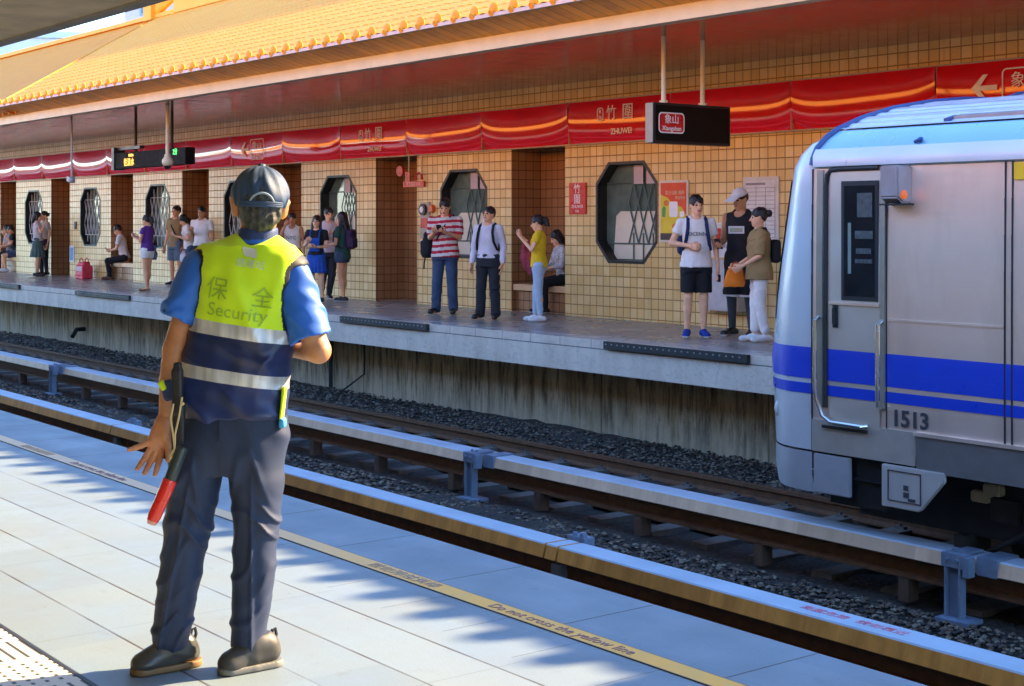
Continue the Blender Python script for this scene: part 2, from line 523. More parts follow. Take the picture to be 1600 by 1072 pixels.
def fascia_mat():
    g = G('weathered_concrete_edge'); x, y, z = g.xyz()
    v = g.vec(x, y, g.f('MULTIPLY', z, .3))
    c = g.mix(g.ramp(g.noise(3, 8, v, .65), .35, .65), (.64, .49, .38), (.78, .62, .49))
    c = g.mix(g.ramp(g.noise(9, 6, v, .7), .58, .72, 0, .4), c, (.25, .22, .2))
    cr = g.noise(2.2, 7, g.vec(x, 0.0, g.f('MULTIPLY', z, 2.0)), .6)
    c = g.mix(g.ramp(g.f('ABSOLUTE', g.f('SUBTRACT', cr, .5)), .004, .010, .28, 0), c, (.2, .18, .17))
    q = g.f('FRACT', g.f('DIVIDE', x, .6)); q = g.f('MINIMUM', q, g.f('SUBTRACT', 1.0, q))
    top = g.f('MULTIPLY', g.ramp(q, .004, .012, .8, 0), g.f('GREATER_THAN', z, -.02))
    c = g.mix(top, c, (.07, .07, .07))
    ln = g.ramp(g.f('ABSOLUTE', g.f('ADD', z, .02)), .004, .009, .85, 0)
    c = g.mix(ln, c, (.06, .06, .06))
    g.color(c); g.set(Roughness=.7); g.bump(g.noise(30, 6), .35, .01)
    return g.m
M['fascia'] = fascia_mat()

# ------------------------------------------------------------------ ground, platforms, track bed
XL, XR = -78.0, 16.0
gm = MB(); gm.add([(-600, -600, -1.34), (600, -600, -1.34), (600, 600, -1.34), (-600, 600, -1.34)], [(0, 1, 2, 3)])
tag(gm.build('ground', mat('bare_earth', (.11, .09, .07), .9, var=.3, scale=.6)), kind='structure')

b = MB()
b.prism([(-9, 0), (-9, -.36), (3.98, -.36), (3.98, -.05), (4.05, -.04), (4.05, 0)], 'x', XL, XR)
b.prism([(-9, -1.34), (3.4, -1.34), (3.4, -.362), (-9, -.362)], 'x', XL, XR)
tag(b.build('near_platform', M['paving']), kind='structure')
b = MB(); b.prism([(4.051, -.045), (4.066, -.045), (4.066, -.006), (4.051, -.006)], 'x', XL, XR)
tag(b.build('platform_edge_strip', M['black']), kind='structure')

yg = G('worn_yellow_paint'); yx, yy, yz = yg.xyz()
yc = yg.mix(yg.ramp(yg.noise(6, 6), .42, .62), (.88, .43, .01), (.80, .42, .03))
yc = yg.mix(yg.ramp(yx, -7.2, -5.0, .8, 0), yc, (.60, .44, .26))
yd = yg.f('ABSOLUTE', yg.f('SUBTRACT', yy, 3.525))
yg.color(yg.mix(yg.ramp(yd, .043, .047, 0, .9), yc, (.03, .03, .03))); yg.set(Roughness=.55)
b = MB(); b.box((XL, 3.475, .0005), (XR, 3.575, .004)); tag(b.build('yellow_line', yg.m), kind='structure')
M['worn_print'] = mat('worn_purple_print', (.28, .13, .13), .6, var=.25, scale=40)
for i, x in enumerate((-13.1, -8.7, -4.28, .2)):
    tag(text('line_lettering', "Do not cross the yellow line", .074, M['worn_print'], None, (x, 3.523, .0052), (0, 0, 0), sx=.98, extrude=.0006), kind='structure')
    tag(text('line_lettering', "請勿跨越黃線", .068, mat('faded_print', (.5, .36, .22), .6, var=.2, scale=40), None, (x - 1.05, 3.523, .0052), (0, 0, 0), sx=1.3, extrude=.0006), kind='structure')

# slotted strip set into the paving at the lower left
dg = G('slotted_tactile_strip'); dx, dy, dz = dg.xyz()
def dline(v, period, off, hw):
    q = dg.f('FRACT', dg.f('ADD', dg.f('DIVIDE', dg.f('SUBTRACT', v, off), period), .5))
    return dg.ramp(dg.f('MULTIPLY', dg.f('ABSOLUTE', dg.f('SUBTRACT', q, .5)), period), hw * .8, hw * 1.1, 1, 0)
rowl = dline(dy, .047, 1.822, .007)
blk = dg.f('FLOOR', dg.f('DIVIDE', dg.f('ADD', dx, 5.09), .30)); par = dg.f('MODULO', dg.f('ABSOLUTE', blk), 2.0)
q1 = dg.f('FRACT', dg.f('DIVIDE', dx, .046)); dots = dg.f('LESS_THAN', q1, .5)
q2 = dg.f('FRACT', dg.f('DIVIDE', dg.f('ADD', dx, 5.09), .30)); dash = dg.f('LESS_THAN', dg.f('ABSOLUTE', dg.f('SUBTRACT', q2, .5)), .40)
sel = dg.f('ADD', dg.f('MULTIPLY', dots, dg.f('SUBTRACT', 1.0, par)), dg.f('MULTIPLY', dash, par))
slot = dg.f('MULTIPLY', rowl, sel)
dg.color(dg.mix(slot, dg.mix(dg.noise(30, 4), (.60, .56, .46), (.68, .63, .54)), (.05, .045, .03))); dg.set(Roughness=.6)
dg.bump(slot, -.6, .01)
b = MB(); b.box((XL, 1.53, .0005), (XR, 1.87, .004)); tag(b.build('tactile_strip', dg.m), kind='structure')
b = MB(); b.box((XL, 1.874, .0005), (XR, 1.888, .0035)); tag(b.build('paving_joint', M['dark']), kind='structure')

# far platform
b = MB(); b.prism([(11.87, .09), (11.87, -.32), (16.2, -.32), (16.2, .09)], 'x', XL, XR)
o = b.build('far_platform', [M['fascia'], M['paving_far']])
for p in o.data.polygons:
    if p.normal.z > .5: p.material_index = 1
tag(o, kind='structure')
# track bed
bw = MB(); bw.box((XL, 12.65, -1.34), (XR, 12.95, -.322))
tag(bw.build('platform_base_wall', M['stained'], None), 'stained concrete wall under the far platform edge', 'wall')
nx, ny = 420, 56
gx = np.linspace(XL, XR, nx); gy = np.linspace(3.4, 12.66, ny)
X_, Y_ = np.meshgrid(gx, gy, indexing='ij')
Z_ = -1.27 + nrng.normal(0, .012, X_.shape) + .03 * np.sin(X_ * .7) * np.sin(Y_ * 2.1)
Z_ += .05 * np.clip((Y_ - 11.9) / .75, 0, 1) + .05 * np.exp(-((Y_ - 7.75) / .35) ** 2)
V = np.stack([X_, Y_, Z_], -1).reshape(-1, 3)
ii = np.arange(nx * ny).reshape(nx, ny)
Q = np.stack([ii[:-1, :-1], ii[1:, :-1], ii[1:, 1:], ii[:-1, 1:]], -1).reshape(-1, 4)
bg_ = G('track_ballast_bed')
vor = bg_.t.nodes.new("ShaderNodeTexVoronoi"); vor.inputs["Scale"].default_value = 22; bg_.link(bg_.co.outputs["Object"], vor.inputs["Vector"])
bg_.color(bg_.mix(bg_.ramp(bg_.noise(5, 5), .3, .7), bg_.mix(bg_.f('MULTIPLY', 1.0, vor.outputs["Distance"]), (.06, .048, .04), (.018, .015, .013)), (.032, .025, .02)))
bg_.set(Roughness=.9); bg_.bump(vor.outputs["Distance"], .8, .03)
tag(np_mesh('track_bed', V, Q, bg_.m), kind='structure')
# ballast stones: loose gravel nobody could count
def stones(n, ylo, yhi, xlo, xhi, zfn, name, label):
    base = np.array([(0,0,-1),(.9,0,0),(0,.9,0),(-.9,0,0),(0,-.9,0),(0,0,1),(.6,.6,.5),(-.6,.6,.45),(-.6,-.6,.5),(.6,-.6,.4)])
    tri = np.array([(0,2,1),(0,3,2),(0,4,3),(0,1,4),(1,2,6),(2,3,7),(3,4,8),(4,1,9),(5,6,7),(5,7,8),(5,8,9),(5,9,6),(1,6,9),(2,7,6),(3,8,7),(4,9,8)])
    # density falls off with distance
    t = nrng.random(n) ** 1.7
    x = xhi - (xhi - xlo) * t; y = nrng.uniform(ylo, yhi, n)
    s = nrng.uniform(.012, .028, n) * (1 + t * .6)
    ang = nrng.uniform(0, 6.28, n); P = base[None] * nrng.uniform(.65, 1.25, (n, 10, 1)) * np.stack([s * 1.2, s, s * .75], -1)[:, None]
    c, s_ = np.cos(ang)[:, None], np.sin(ang)[:, None]
    px = P[..., 0] * c - P[..., 1] * s_; py = P[..., 0] * s_ + P[..., 1] * c
    W = np.stack([px + x[:, None], py + y[:, None], P[..., 2] + zfn(x, y)[:, None]], -1).reshape(-1, 3)
    T = (tri[None] + (np.arange(n) * 10)[:, None, None]).reshape(-1, 3)
    mi = np.repeat(nrng.integers(0, 4, n), len(tri))
    ms = [mat('grey_stone', (.11, .08, .058), .85, var=.3, scale=30), mat('brown_stone', (.085, .058, .038), .88, var=.3, scale=30), mat('dark_stone', (.035, .03, .028), .85, var=.3, scale=30), mat('pale_stone', (.19, .155, .115), .85, var=.2, scale=30)]
    tag(np_mesh(name, W, T, ms, mi, smooth=False), label, 'gravel', kind='stuff')
stones(22000, 6.5, 8.75, -45, -4.0, lambda x, y: -1.25 + .05 * np.exp(-((y - 7.75) / .35) ** 2), 'ballast', 'loose grey and brown ballast stones between the two tracks')
stones(14000, 11.1, 12.6, -50, -7.5, lambda x, y: -1.25 + .05 * np.clip((y - 11.9) / .75, 0, 1), 'ballast', 'loose dark ballast stones along the foot of the concrete wall')

# rails
def rail(y, label, x0=XL, x1=XR):
    b = MB(); t = -1.1
    pr = [(-.035, t), (.035, t), (.036, t-.035), (.01, t-.05), (.009, t-.115), (.07, t-.14), (.07, t-.155), (-.07, t-.155), (-.07, t-.14), (-.009, t-.115), (-.01, t-.05), (-.036, t-.035)]
    b.prism([(y+p, z) for p, z in pr], 'x', x0, x1)
    return tag(b.build('track_rail', M['rail']), label, 'rail', 'running rails of the two tracks')
rail(4.98, 'rusty running rail of the near track closest to the platform edge')
rail(6.41, 'rusty running rail of the near track beside the brown cover board')
rail(9.55, 'rusty running rail of the far track, behind the beige cover board')
rail(10.98, 'rusty running rail closest to the stained concrete wall')
slm = MB()
for yr in (-.72, .71):
    for s_ in (-.09, .09): slm.cbox((0, yr + s_, -1.235), (.10, .05, .035)); slm.tube([(0, yr + s_ * 1.1, -1.24), (0, yr + s_ * 1.1, -1.19)], .014, 6)
slm.prism([(-.12, -1.34), (.12, -1.34), (.10, -1.24), (-.10, -1.24)], 'y', -1.25, 1.25)
first = None
smat = mat('weathered_sleeper', (.13, .115, .10), .85, var=.3, scale=8, bump=.3)
for y0 in (10.27, 6.0):
    for k in range(60):
        x = -5.0 - .68 * k
        if first is None:
            o = first = slm.build('track_sleeper', smat)
        else:
            o = first.copy(); C.objects.link(o)
        o.location = (x, y0, .012)
        tag(o, 'weathered sleeper under the rails of the far track' if y0 > 8 else 'weathered sleeper end sticking out beside the brown cover board', 'sleeper', 'sleepers of the far track' if y0 > 8 else 'sleepers of the near track')

# third rails under cover boards
def streak_board(name, top, face, dirt):
    g = G(name); x, y, z = g.xyz()
    v = g.vec(x, 0.0, g.f('MULTIPLY', z, .2))
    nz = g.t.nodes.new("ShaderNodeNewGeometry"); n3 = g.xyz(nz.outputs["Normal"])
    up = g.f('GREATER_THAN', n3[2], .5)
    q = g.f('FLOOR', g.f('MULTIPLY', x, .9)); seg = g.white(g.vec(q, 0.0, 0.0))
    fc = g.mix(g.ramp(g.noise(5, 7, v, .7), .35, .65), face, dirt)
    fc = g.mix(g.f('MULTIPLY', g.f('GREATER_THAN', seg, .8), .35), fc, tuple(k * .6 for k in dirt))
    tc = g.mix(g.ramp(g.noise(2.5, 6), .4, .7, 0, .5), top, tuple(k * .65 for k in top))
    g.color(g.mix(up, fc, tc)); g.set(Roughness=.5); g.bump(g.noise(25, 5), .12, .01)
    return g.m
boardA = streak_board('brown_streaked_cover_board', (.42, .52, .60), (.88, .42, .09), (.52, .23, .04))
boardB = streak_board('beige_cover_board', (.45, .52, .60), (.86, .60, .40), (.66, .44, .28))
def third_rail(y, m, joints, posts, label, front):
    t = empty('third_rail', (joints[-1], y, -1.25)); tag(t, label, 'third rail', 'covered third rails')
    js = [XL] + joints + [XR]
    for a, c in zip(js[:-1], js[1:]):
        b = MB(); g = .012
        b.prism([(y, -.81), (y+.008, -.80), (y+.215, -.80), (y+.227, -.815), (y+.227, -.92), (y+.205, -.92), (y+.205, -.83), (y+.01, -.83), (y-.004, -.902), (y-.024, -.902)], 'x', a + g, c - g)
        o = b.build('cover_board', m, t); o.location = -t.location
    b = MB(); ry = y + .11; b.prism([(ry-.04, -.90), (ry+.04, -.90), (ry+.04, -.945), (ry+.014, -.955), (ry+.014, -1.03), (ry+.06, -1.05), (ry+.06, -1.07), (ry-.06, -1.07), (ry-.06, -1.05), (ry-.014, -1.03), (ry-.014, -.955), (ry-.04, -.945)], 'x', XL, XR)
    o = b.build('conductor_rail', M['rail'], t); o.location = -t.location
    b = MB()
    for x in np.arange(-44, 2, 1.43):
        b.cbox((x, ry, -1.16), (.09, .12, .17))
    o = b.build('insulator_row', mat('brown_insulator', (.11, .07, .05), .5, var=.3), t); o.location = -t.location; o["kind"] = 'stuff'
    for x in posts:
        b = MB(); f = y - .02 if front else y + .235
        if front:
            b.cbox((x, f-.04, -1.02), (.13, .035, .46)); b.cbox((x-.058, f-.075, -1.02), (.015, .05, .46)); b.cbox((x+.058, f-.075, -1.02), (.015, .05, .46))
            b.cbox((x, f-.05, -.83), (.19, .09, .10)); b.cbox((x+.22, y+.1, -.85), (.16, .27, .13)); b.cbox((x+.03, f-.06, -1.24), (.26, .2, .03))
            b.cbox((x+.11, f-.06, -.86), (.05, .08, .14)); b.cbox((x, y+.06, -.785), (.14, .2, .02))
            for s in (-.04, .04):
                b.tube([(x+s, f-.115, -.82), (x+s, f-.09, -.82)], .014, 8); b.tube([(x+s, f-.02, -.80), (x+s, f-.02, -.755)], .012, 8)
        else:
            b.cbox((x, f+.03, -1.02), (.14, .04, .46)); b.cbox((x, f+.04, -.82), (.2, .1, .1)); b.tube([(x-.04, f+.02, -.8), (x-.04, f+.02, -.745)], .02, 8); b.tube([(x+.05, f+.02, -.8), (x+.05, f+.02, -.735)], .028, 8)
            b.cbox((x, y+.11, -1.1), (.12, .14, .3))
        o = b.build('support_post', M['steel_blue'], t, bevel=.004); o.location = -t.location
    return t
tr1 = third_rail(6.74, boardA, [-28.0, -21.5, -16.26, -13.3, -8.34, -8.2, -3.0], [-32.0, -24.2, -16.26, -8.27], 'third rail under a brown streaked cover board nearest the near platform', False)
tr2 = third_rail(8.82, boardB, [-29.2, -23.4, -17.7, -11.9, -6.1], [-29.2, -23.47, -17.73, -12.0, -6.28], 'third rail under a beige cover board on blue posts before the far track', True)
M['pink_print'] = mat('pink_print', (.75, .22, .3), .5)
for w_, x_ in (("高壓危險", -5.84), ("請勿靠近", -5.42)):
    o = text('warning_lettering', w_, .085, M['pink_print'], tr1, (0, 0, 0), (0, 0, 0), extrude=.0006, sx=1.05)
    o.location = Vector((x_, 6.855, -.7985)) - tr1.location

# ------------------------------------------------------------------ far station building
YW = 14.63; ZF = .09; ZS = 3.67
st = empty('station_building', (-20, YW, ZF))
tag(st, 'tan tiled station building with octagonal windows and a yellow tiled roof across the tracks', 'building')
def P(o, par): o.location = -par.location; return o
rec = [(-17.62 - 4.09 * m - 1.35, -17.62 - 4.09 * m) for m in range(11)]
wins = [r[1] + 1.4 for r in rec]
OW, OH, CX, CZ, OZ = .665, .745, .28, .31, 1.67
def octo(cx, s=0.0): 
    w, h = OW - s, OH - s; a, c = CX - s * .4, CZ - s * .4
    return [(cx-w+a, OZ+h), (cx+w-a, OZ+h), (cx+w, OZ+h-c), (cx+w, OZ-h+c), (cx+w-a, OZ-h), (cx-w+a, OZ-h), (cx-w, OZ-h+c), (cx-w, OZ+h-c)]
b = MB(); zt = 2.72
def wall_panel(x0, x1, w=None):
    if w is None:
        b.add([(x0, YW, ZF), (x1, YW, ZF), (x1, YW, zt), (x0, YW, zt)], [(0, 1, 2, 3)]); return
    o8 = [(x, YW, z) for x, z in octo(w)]
    vs = [(x0, YW, zt), (x1, YW, zt), (x1, YW, ZF), (x0, YW, ZF)] + o8
    b.add(vs, [(0, 4, 5, 1), (1, 5, 6), (1, 6, 7, 2), (2, 7, 8), (2, 8, 9, 3), (3, 9, 10), (3, 10, 11, 0), (0, 11, 4)])
    bk = [(x, YW + .2, z) for x, z in octo(w)]
    b.add(o8 + bk, [(i, (i+1) % 8, (i+1) % 8 + 8, i + 8) for i in range(8)])
x1 = rec[-1][0]
wall_panel(XL, x1)
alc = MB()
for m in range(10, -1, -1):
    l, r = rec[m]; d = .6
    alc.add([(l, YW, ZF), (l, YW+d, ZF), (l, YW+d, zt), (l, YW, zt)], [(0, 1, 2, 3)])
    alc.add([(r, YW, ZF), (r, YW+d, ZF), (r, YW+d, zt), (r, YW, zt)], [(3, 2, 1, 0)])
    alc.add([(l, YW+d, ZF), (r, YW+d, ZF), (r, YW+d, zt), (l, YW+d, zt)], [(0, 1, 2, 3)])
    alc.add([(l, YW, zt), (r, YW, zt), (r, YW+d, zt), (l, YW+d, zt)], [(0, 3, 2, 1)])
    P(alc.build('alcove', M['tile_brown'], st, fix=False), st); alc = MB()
    nxt = rec[m-1][0] if m else -14.5
    wall_panel(r, nxt, wins[m])
wall_panel(-14.5, XR)
b.add([(XL, YW, zt), (XR, YW, zt), (XR, YW, ZS), (XL, YW, ZS)], [(0, 1, 2, 3)])
P(b.build('wall', M['tile'], st, fix=False), st)
b = MB(); b.box((XL, YW+.7, ZF), (XR, YW+.9, 5.2)); P(b.build('back_wall', M['concrete'], st), st)
# windows
M['glass'] = mat('dark_green_glass', (.12, .175, .145), .04, var=.2, spec=.6)
M['frame_dark'] = mat('dark_bronze_frame', (.016, .013, .011), .45, var=.15)
M['lattice_pale'] = mat('pale_lattice_paint', (.55, .56, .52), .45)
M['lattice_green'] = mat('green_grey_lattice_paint', (.10, .15, .13), .45)
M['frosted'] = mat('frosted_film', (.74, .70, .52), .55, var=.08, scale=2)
def clip(poly, p, q):
    """clip a segment to a convex clockwise polygon"""
    t0, t1 = 0.0, 1.0; d = (q[0]-p[0], q[1]-p[1])
    for i in range(len(poly)):
        a, c = poly[i], poly[(i+1) % len(poly)]
        nx_, nz_ = -(c[1]-a[1]), (c[0]-a[0])
        nn = nx_ * (p[0]-a[0]) + nz_ * (p[1]-a[1]); dd = nx_ * d[0] + nz_ * d[1]
        if abs(dd) < 1e-9:
            if nn > 0: return None
            continue
        t = -nn / dd
        if dd > 0: t1 = min(t1, t)
        else: t0 = max(t0, t)
    if t0 >= t1: return None
    return (p[0]+d[0]*t0, p[1]+d[1]*t0), (p[0]+d[0]*t1, p[1]+d[1]*t1)
def ring(b, cx, s0, s1, ya, yb):
    o8 = octo(cx, s0); i8 = octo(cx, s1)
    vs = [(x, ya, z) for x, z in o8] + [(x, ya, z) for x, z in i8] + [(x, yb, z) for x, z in o8] + [(x, yb, z) for x, z in i8]
    fs = []
    for i in range(8):
        j = (i+1) % 8
        fs += [(i, j, 8+j, 8+i), (8+i, 8+j, 24+j, 24+i), (16+i, 24+i, 24+j, 16+j), (i, 16+i, 16+j, j)]
    b.add(vs, fs)
for m, cx in enumerate(wins):
    b = MB(); ring(b, cx, -.008, .034, YW-.008, YW+.185)
    w = P(b.build('window', M['frame_dark'], st), st)
    w["label"] = 'octagonal window with a dark bronze frame'
    near = m <= 2
    b = MB(); p8 = octo(cx, .03); b.add([(x, YW+.18, z) for x, z in p8], [tuple(range(8))])
    p_ = b.build('pane', M['glass'], w)
    # lattice bars in front of the glass
    b = MB(); poly = octo(cx, .05); yb_ = YW + .15 if near else YW + .10; rr = .011
    def bar(p, q):
        c = clip(poly, p, q)
        if c: b.tube([(c[0][0], yb_, c[0][1]), (c[1][0], yb_, c[1][1])], rr, 6)
    x0 = cx - (.0 if near else .62); nxx = 3 if near else 6; sp = .21
    for k in range(nxx + 1):
        bar((x0 + k*sp, OZ+.44), (x0 + k*sp, OZ+.8)); bar((x0 + k*sp, OZ-.8), (x0 + k*sp, OZ-.44 if not near else OZ-.3))
    for k in range(-3, nxx + 3):
        for s in (-1, 1):
            for lev in range(3):
                za = OZ + .44 - lev * .3
                xa = x0 + k*sp
                if xa < x0 - .01 or xa > x0 + nxx*sp + .01: continue
                if lev % 2 == 0: bar((xa, za), (xa + s*sp*.5, za-.3))
                else: bar((xa + s*sp*.5, za), (xa, za-.3))
    bar((cx-.7, OZ+.44), (cx+.7, OZ+.44)); bar((cx-.7, OZ-.46), (cx+.7, OZ-.46))
    b.build('lattice', M['lattice_green'] if near else M['lattice_pale'], w, smooth=True)
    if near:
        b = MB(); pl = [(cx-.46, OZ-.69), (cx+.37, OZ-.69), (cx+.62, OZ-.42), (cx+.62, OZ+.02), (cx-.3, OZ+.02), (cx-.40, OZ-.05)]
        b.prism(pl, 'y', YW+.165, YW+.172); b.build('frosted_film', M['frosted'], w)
        for k in (0, 1):
            xa = cx + .02 + k * .27; b = MB(); b.box((xa, YW+.135, OZ+.42), (xa+.2, YW+.14, OZ+.70)); b.build('notice', mat('pink_white_paper', (.62, .5, .5), .7, var=.08, scale=25), w)
# soffit, beam, planks
sg = G('glossy_red_brown_soffit'); sx_, sy_, sz_ = sg.xyz()
sq = sg.f('FRACT', sg.f('DIVIDE', sx_, 1.12)); sq = sg.f('MINIMUM', sq, sg.f('SUBTRACT', 1.0, sq))
jy = sg.ramp(sg.f('ABSOLUTE', sg.f('SUBTRACT', sy_, 12.6)), .006, .014, 1, 0)
jl = sg.f('MAXIMUM', sg.ramp(sq, .004, .009, 1, 0), jy)
sg.color(sg.mix(jl, sg.mix(sg.ramp(sg.noise(2, 5), .3, .7), (.30, .085, .055), (.40, .14, .09)), (.05, .03, .02)))
sg.set(Roughness=sg.ramp(sg.noise(3, 4), .3, .7, .12, .22), Specular_IOR_Level=.75)
sv = sg.vec(sg.f('MULTIPLY', sx_, .6), sg.f('MULTIPLY', sy_, 4.0), 0.0)
sg.bump(sg.f('SUBTRACT', sg.noise(1.6, 3, sv), sg.f('MULTIPLY', jl, .3)), .10, .02)
b = MB(); b.box((XL, 10.86, ZS), (XR, YW+.75, ZS+.05)); P(b.build('soffit', sg.m, st), st)
b = MB(); b.box((XL, 10.70, 3.61), (XR, 10.857, 3.77)); P(b.build('eave_beam', M['cream_metal'], st), st)
pg = G('orange_brown_planks'); px_, py_, pz_ = pg.xyz()
k_ = pg.f('FLOOR', pg.f('DIVIDE', px_, .187)); kf = pg.f('FRACT', pg.f('DIVIDE', px_, .187))
pc = pg.mix(pg.white(pg.vec(k_, 0.0, 0.0)), (.92, .46, .03), (.62, .27, .02))
pc = pg.mix(pg.ramp(pg.noise(8, 4), .4, .7, 0, .5), pc, (.95, .58, .07))
pg.color(pg.mix(pg.ramp(kf, .0, .14, .85, 0), pc, (.06, .03, .01))); pg.set(Roughness=.4)
b = MB(); b.prism([(10.70, 3.772), (10.79, 3.772), (10.30, 3.925), (10.235, 3.90)], 'x', XL, XR); P(b.build('eave_planks', pg.m, st), st)
b = MB(); b.box((XL, 10.19, 3.885), (XR, 10.25, 3.928)); P(b.build('eave_lip', mat('pinkish_lip_paint', (.55, .40, .34), .5), st), st)

# yellow tiled roofs
def yellow(name, c=(.76, .29, .018)):
    g = G(name); x, y, z = g.xyz()
    cc = g.mix(g.ramp(g.noise(1.1, 5), .35, .7), c, (c[0]*.93, c[1]*.9, c[2]*.75))
    cc = g.mix(g.white(g.vec(g.f('FLOOR', g.f('DIVIDE', x, .374)), g.f('FLOOR', g.f('DIVIDE', y, .3)), 0.0)), cc, (c[0]*.97, c[1]*1.04, c[2]*1.3))
    g.color(cc); g.set(Roughness=.6, Specular_IOR_Level=.2)
    return g.m
M['yellow'] = yellow('glazed_yellow_roof_tile')
def tiled_slope(name, x0f, x1f, length, nseg, place, m, par, knobs=True):
    """barrel tiles running up the slope; place(x, s, h) -> world point at s along the slope and h above it"""
    per, K = .374, 10
    prof = []
    for k in range(K):
        u = k / K
        prof.append((u * per, .013 * math.sqrt(max(0, 1 - ((u - .25) / .22) ** 2)) if abs(u - .25) < .22 else .008 * math.cos((u - .75) * 12)))
    rows = []; S = np.linspace(0, 1, nseg * 2)
    lo, hi = min(x0f(0), x0f(1)), max(x1f(0), x1f(1))
    n = int((hi - lo) / per) + 1
    vs = []; idx = {}
    for i in range(nseg):
        for e in (0, 1):
            s = (i + e) / nseg; lift = .006 * (1 - e) + .001
            for r in range(n):
                for px, ph in prof:
                    x = min(max(lo + r * per + px, x0f(s)), x1f(s))
                    vs.append(place(x, s * length, ph + lift))
    W = n * K; fs = []
    for q in range(2 * nseg - 1):
        for k in range(W - 1):
            fs.append((q*W + k, q*W + k + 1, (q+1)*W + k + 1, (q+1)*W + k))
    kb = MB(); kb.add(vs, fs)
    if knobs:
        for r in range(n):
            x = lo + r * per + .25 * per
            a = Vector(place(x, -.01, .0)); c = Vector(place(x, .05, .0))
            kb.tube([a - (c - a) * .3, c], .04, 12)
            kb.ball(Vector(place(x, .04, .035)), (.082, .03, .075), 10, 8)
    return P(kb.build(name, m, par, smooth=True, angle=50, fix=False), par)
TP = math.tan(R(25)); EY, EZ = 10.2, 3.93; SL = 6.9 / math.cos(R(25))
def pl_main(x, s, h):
    y = EY + s * math.cos(R(25)); return (x, y - h * math.sin(R(25)), EZ + s * math.sin(R(25)) + h * math.cos(R(25)))
tiled_slope('roof', lambda s: -30.6 - 7.4 * s, lambda s: XR, SL, 22, pl_main, M['yellow'], st)
def pl_left(x, s, h):
    t = s / SL; y = EY + .35 + (6.9 - .35) * t; return (x, y, EZ - .12 + (6.9 * TP + .12) * (t * .45 + t * t * .55) + h)
tiled_slope('roof', lambda s: XL, lambda s: -30.2 - 7.4 * s, SL, 16, pl_left, yellow('shade_painted_yellow_roof_tile', (.62, .22, .012)), st)  # same glazed tile, darkened in colour to show this slope in shade
# verge end closing the step between the two slopes
b = MB(); N = 18; top = []; bot = []
for i in range(N + 1):
    t = i / N; x = -30.6 - 7.4 * t
    top.append(pl_main(x, SL * t, .03)); q = pl_left(x, SL * t, 0); bot.append((x, q[1], q[2] - .05))
b.add(top + bot, [(i, i+1, N+2+i, N+1+i) for i in range(N)]); P(b.build('roof_verge', M['yellow'], st), st)
RY, RZ = EY + 6.9, EZ + 6.9 * TP
b = MB(); b.prism([(RY-.16, RZ-.05), (RY+.16, RZ-.05), (RY+.14, RZ+.06), (RY+.05, RZ+.1), (RY-.05, RZ+.1), (RY-.14, RZ+.06)], 'x', XL, -36.9)
b.prism([(RY-.18, RZ-.05), (RY+.18, RZ-.05), (RY+.16, RZ+.3), (RY+.06, RZ+.42), (RY-.06, RZ+.42), (RY-.16, RZ+.3)], 'x', -36.7, XR)
for k in range(10):
    b.ball((-38.1 + .12 * k, RY-.05, RZ + .15 + .035 * k), (.14, .12, .2), 8, 6)
b.cbox((-38.2, RY-.1, RZ+.16), (.5, .3, .5))
P(b.build('roof_ridge', M['yellow'], st, smooth=True), st)
b = MB(); b.add([(XL, RY+.02, RZ), (XR, RY+.02, RZ), (XR, RY+6.5, 3.9), (XL, RY+6.5, 3.9)], [(0, 1, 2, 3)]); P(b.build('rear_roof', M['yellow'], st), st)

# ------------------------------------------------------------------ red name band
rg = G('glossy_red_panel')
rg.color(rg.mix(rg.ramp(rg.noise(2, 3), .3, .7), (.78, .006, .008), (.85, .010, .010)))
rg.set(Roughness=.10, Specular_IOR_Level=.75, Coat_Weight=.7); rg.b.inputs["Coat Roughness"].default_value = .03
M['band'] = rg.m
band = empty('name_band', (-20, 14.5, 2.72)); tag(band, 'long glossy red station name band along the tiled wall', 'sign band')
ZM, HH = 3.035, .315
panels = {}
for k in range(-24, 10):
    xa = -17.42 + 2.24 * k; xb = xa + 2.24
    flat = k in (0, -3, -5, 3)
    nxs, nzs = 22, 14; vs = []; fs = []; am = .012 if flat else rng.uniform(.03, .05); an = .012 if flat else rng.uniform(.03, .05)
    for i in range(nxs + 1):
        u = i / nxs; u = .5 - .5 * math.cos(math.pi * u); x = xa + .006 + (2.228) * u
        for j in range(nzs + 1):
            v = -1 + 2 * j / nzs
            til = am * math.exp(-(x - xa) / .22) + an * math.exp(-(xb - x) / .22) + .006 * math.sin(x * 2.1)
            vs.append((x, 14.60 - .052 * (1 - v * v) - til * v - .03, ZM + HH * v))
    for i in range(nxs):
        for j in range(nzs):
            a = i * (nzs + 1) + j; fs.append((a, a + nzs + 1, a + nzs + 2, a + 1))
    o = MB(); o.add(vs, fs)
    p = P(o.build('band_panel', M['band'], band, smooth=True, fix=False), band); panels[k] = p
for k, pp in panels.items():
    xa = -17.42 + 2.24 * k; b = MB(); b.box((xa-.006, 14.53, 2.72), (xa+.006, 14.60, 3.35)); b.build('joint_trim', mat('pinkish_trim', (.62, .28, .24), .4), pp)
b = MB(); b.box((XL, 14.57, 2.70), (XR, YW-.003, 2.722)); b.box((XL, 14.57, 3.348), (XR, YW-.003, 3.37)); P(b.build('band_rail', mat('pale_band_rail', (.5, .42, .36), .5), band), band)
def bt(k, body, x, z, size, sx=1.0, bold=.0, y=14.498):
    o = text('lettering', body, size, M['white_print'], panels[k], (x, y, z), (R(90), 0, 0), extrude=.003, sx=sx, bold=bold); return o
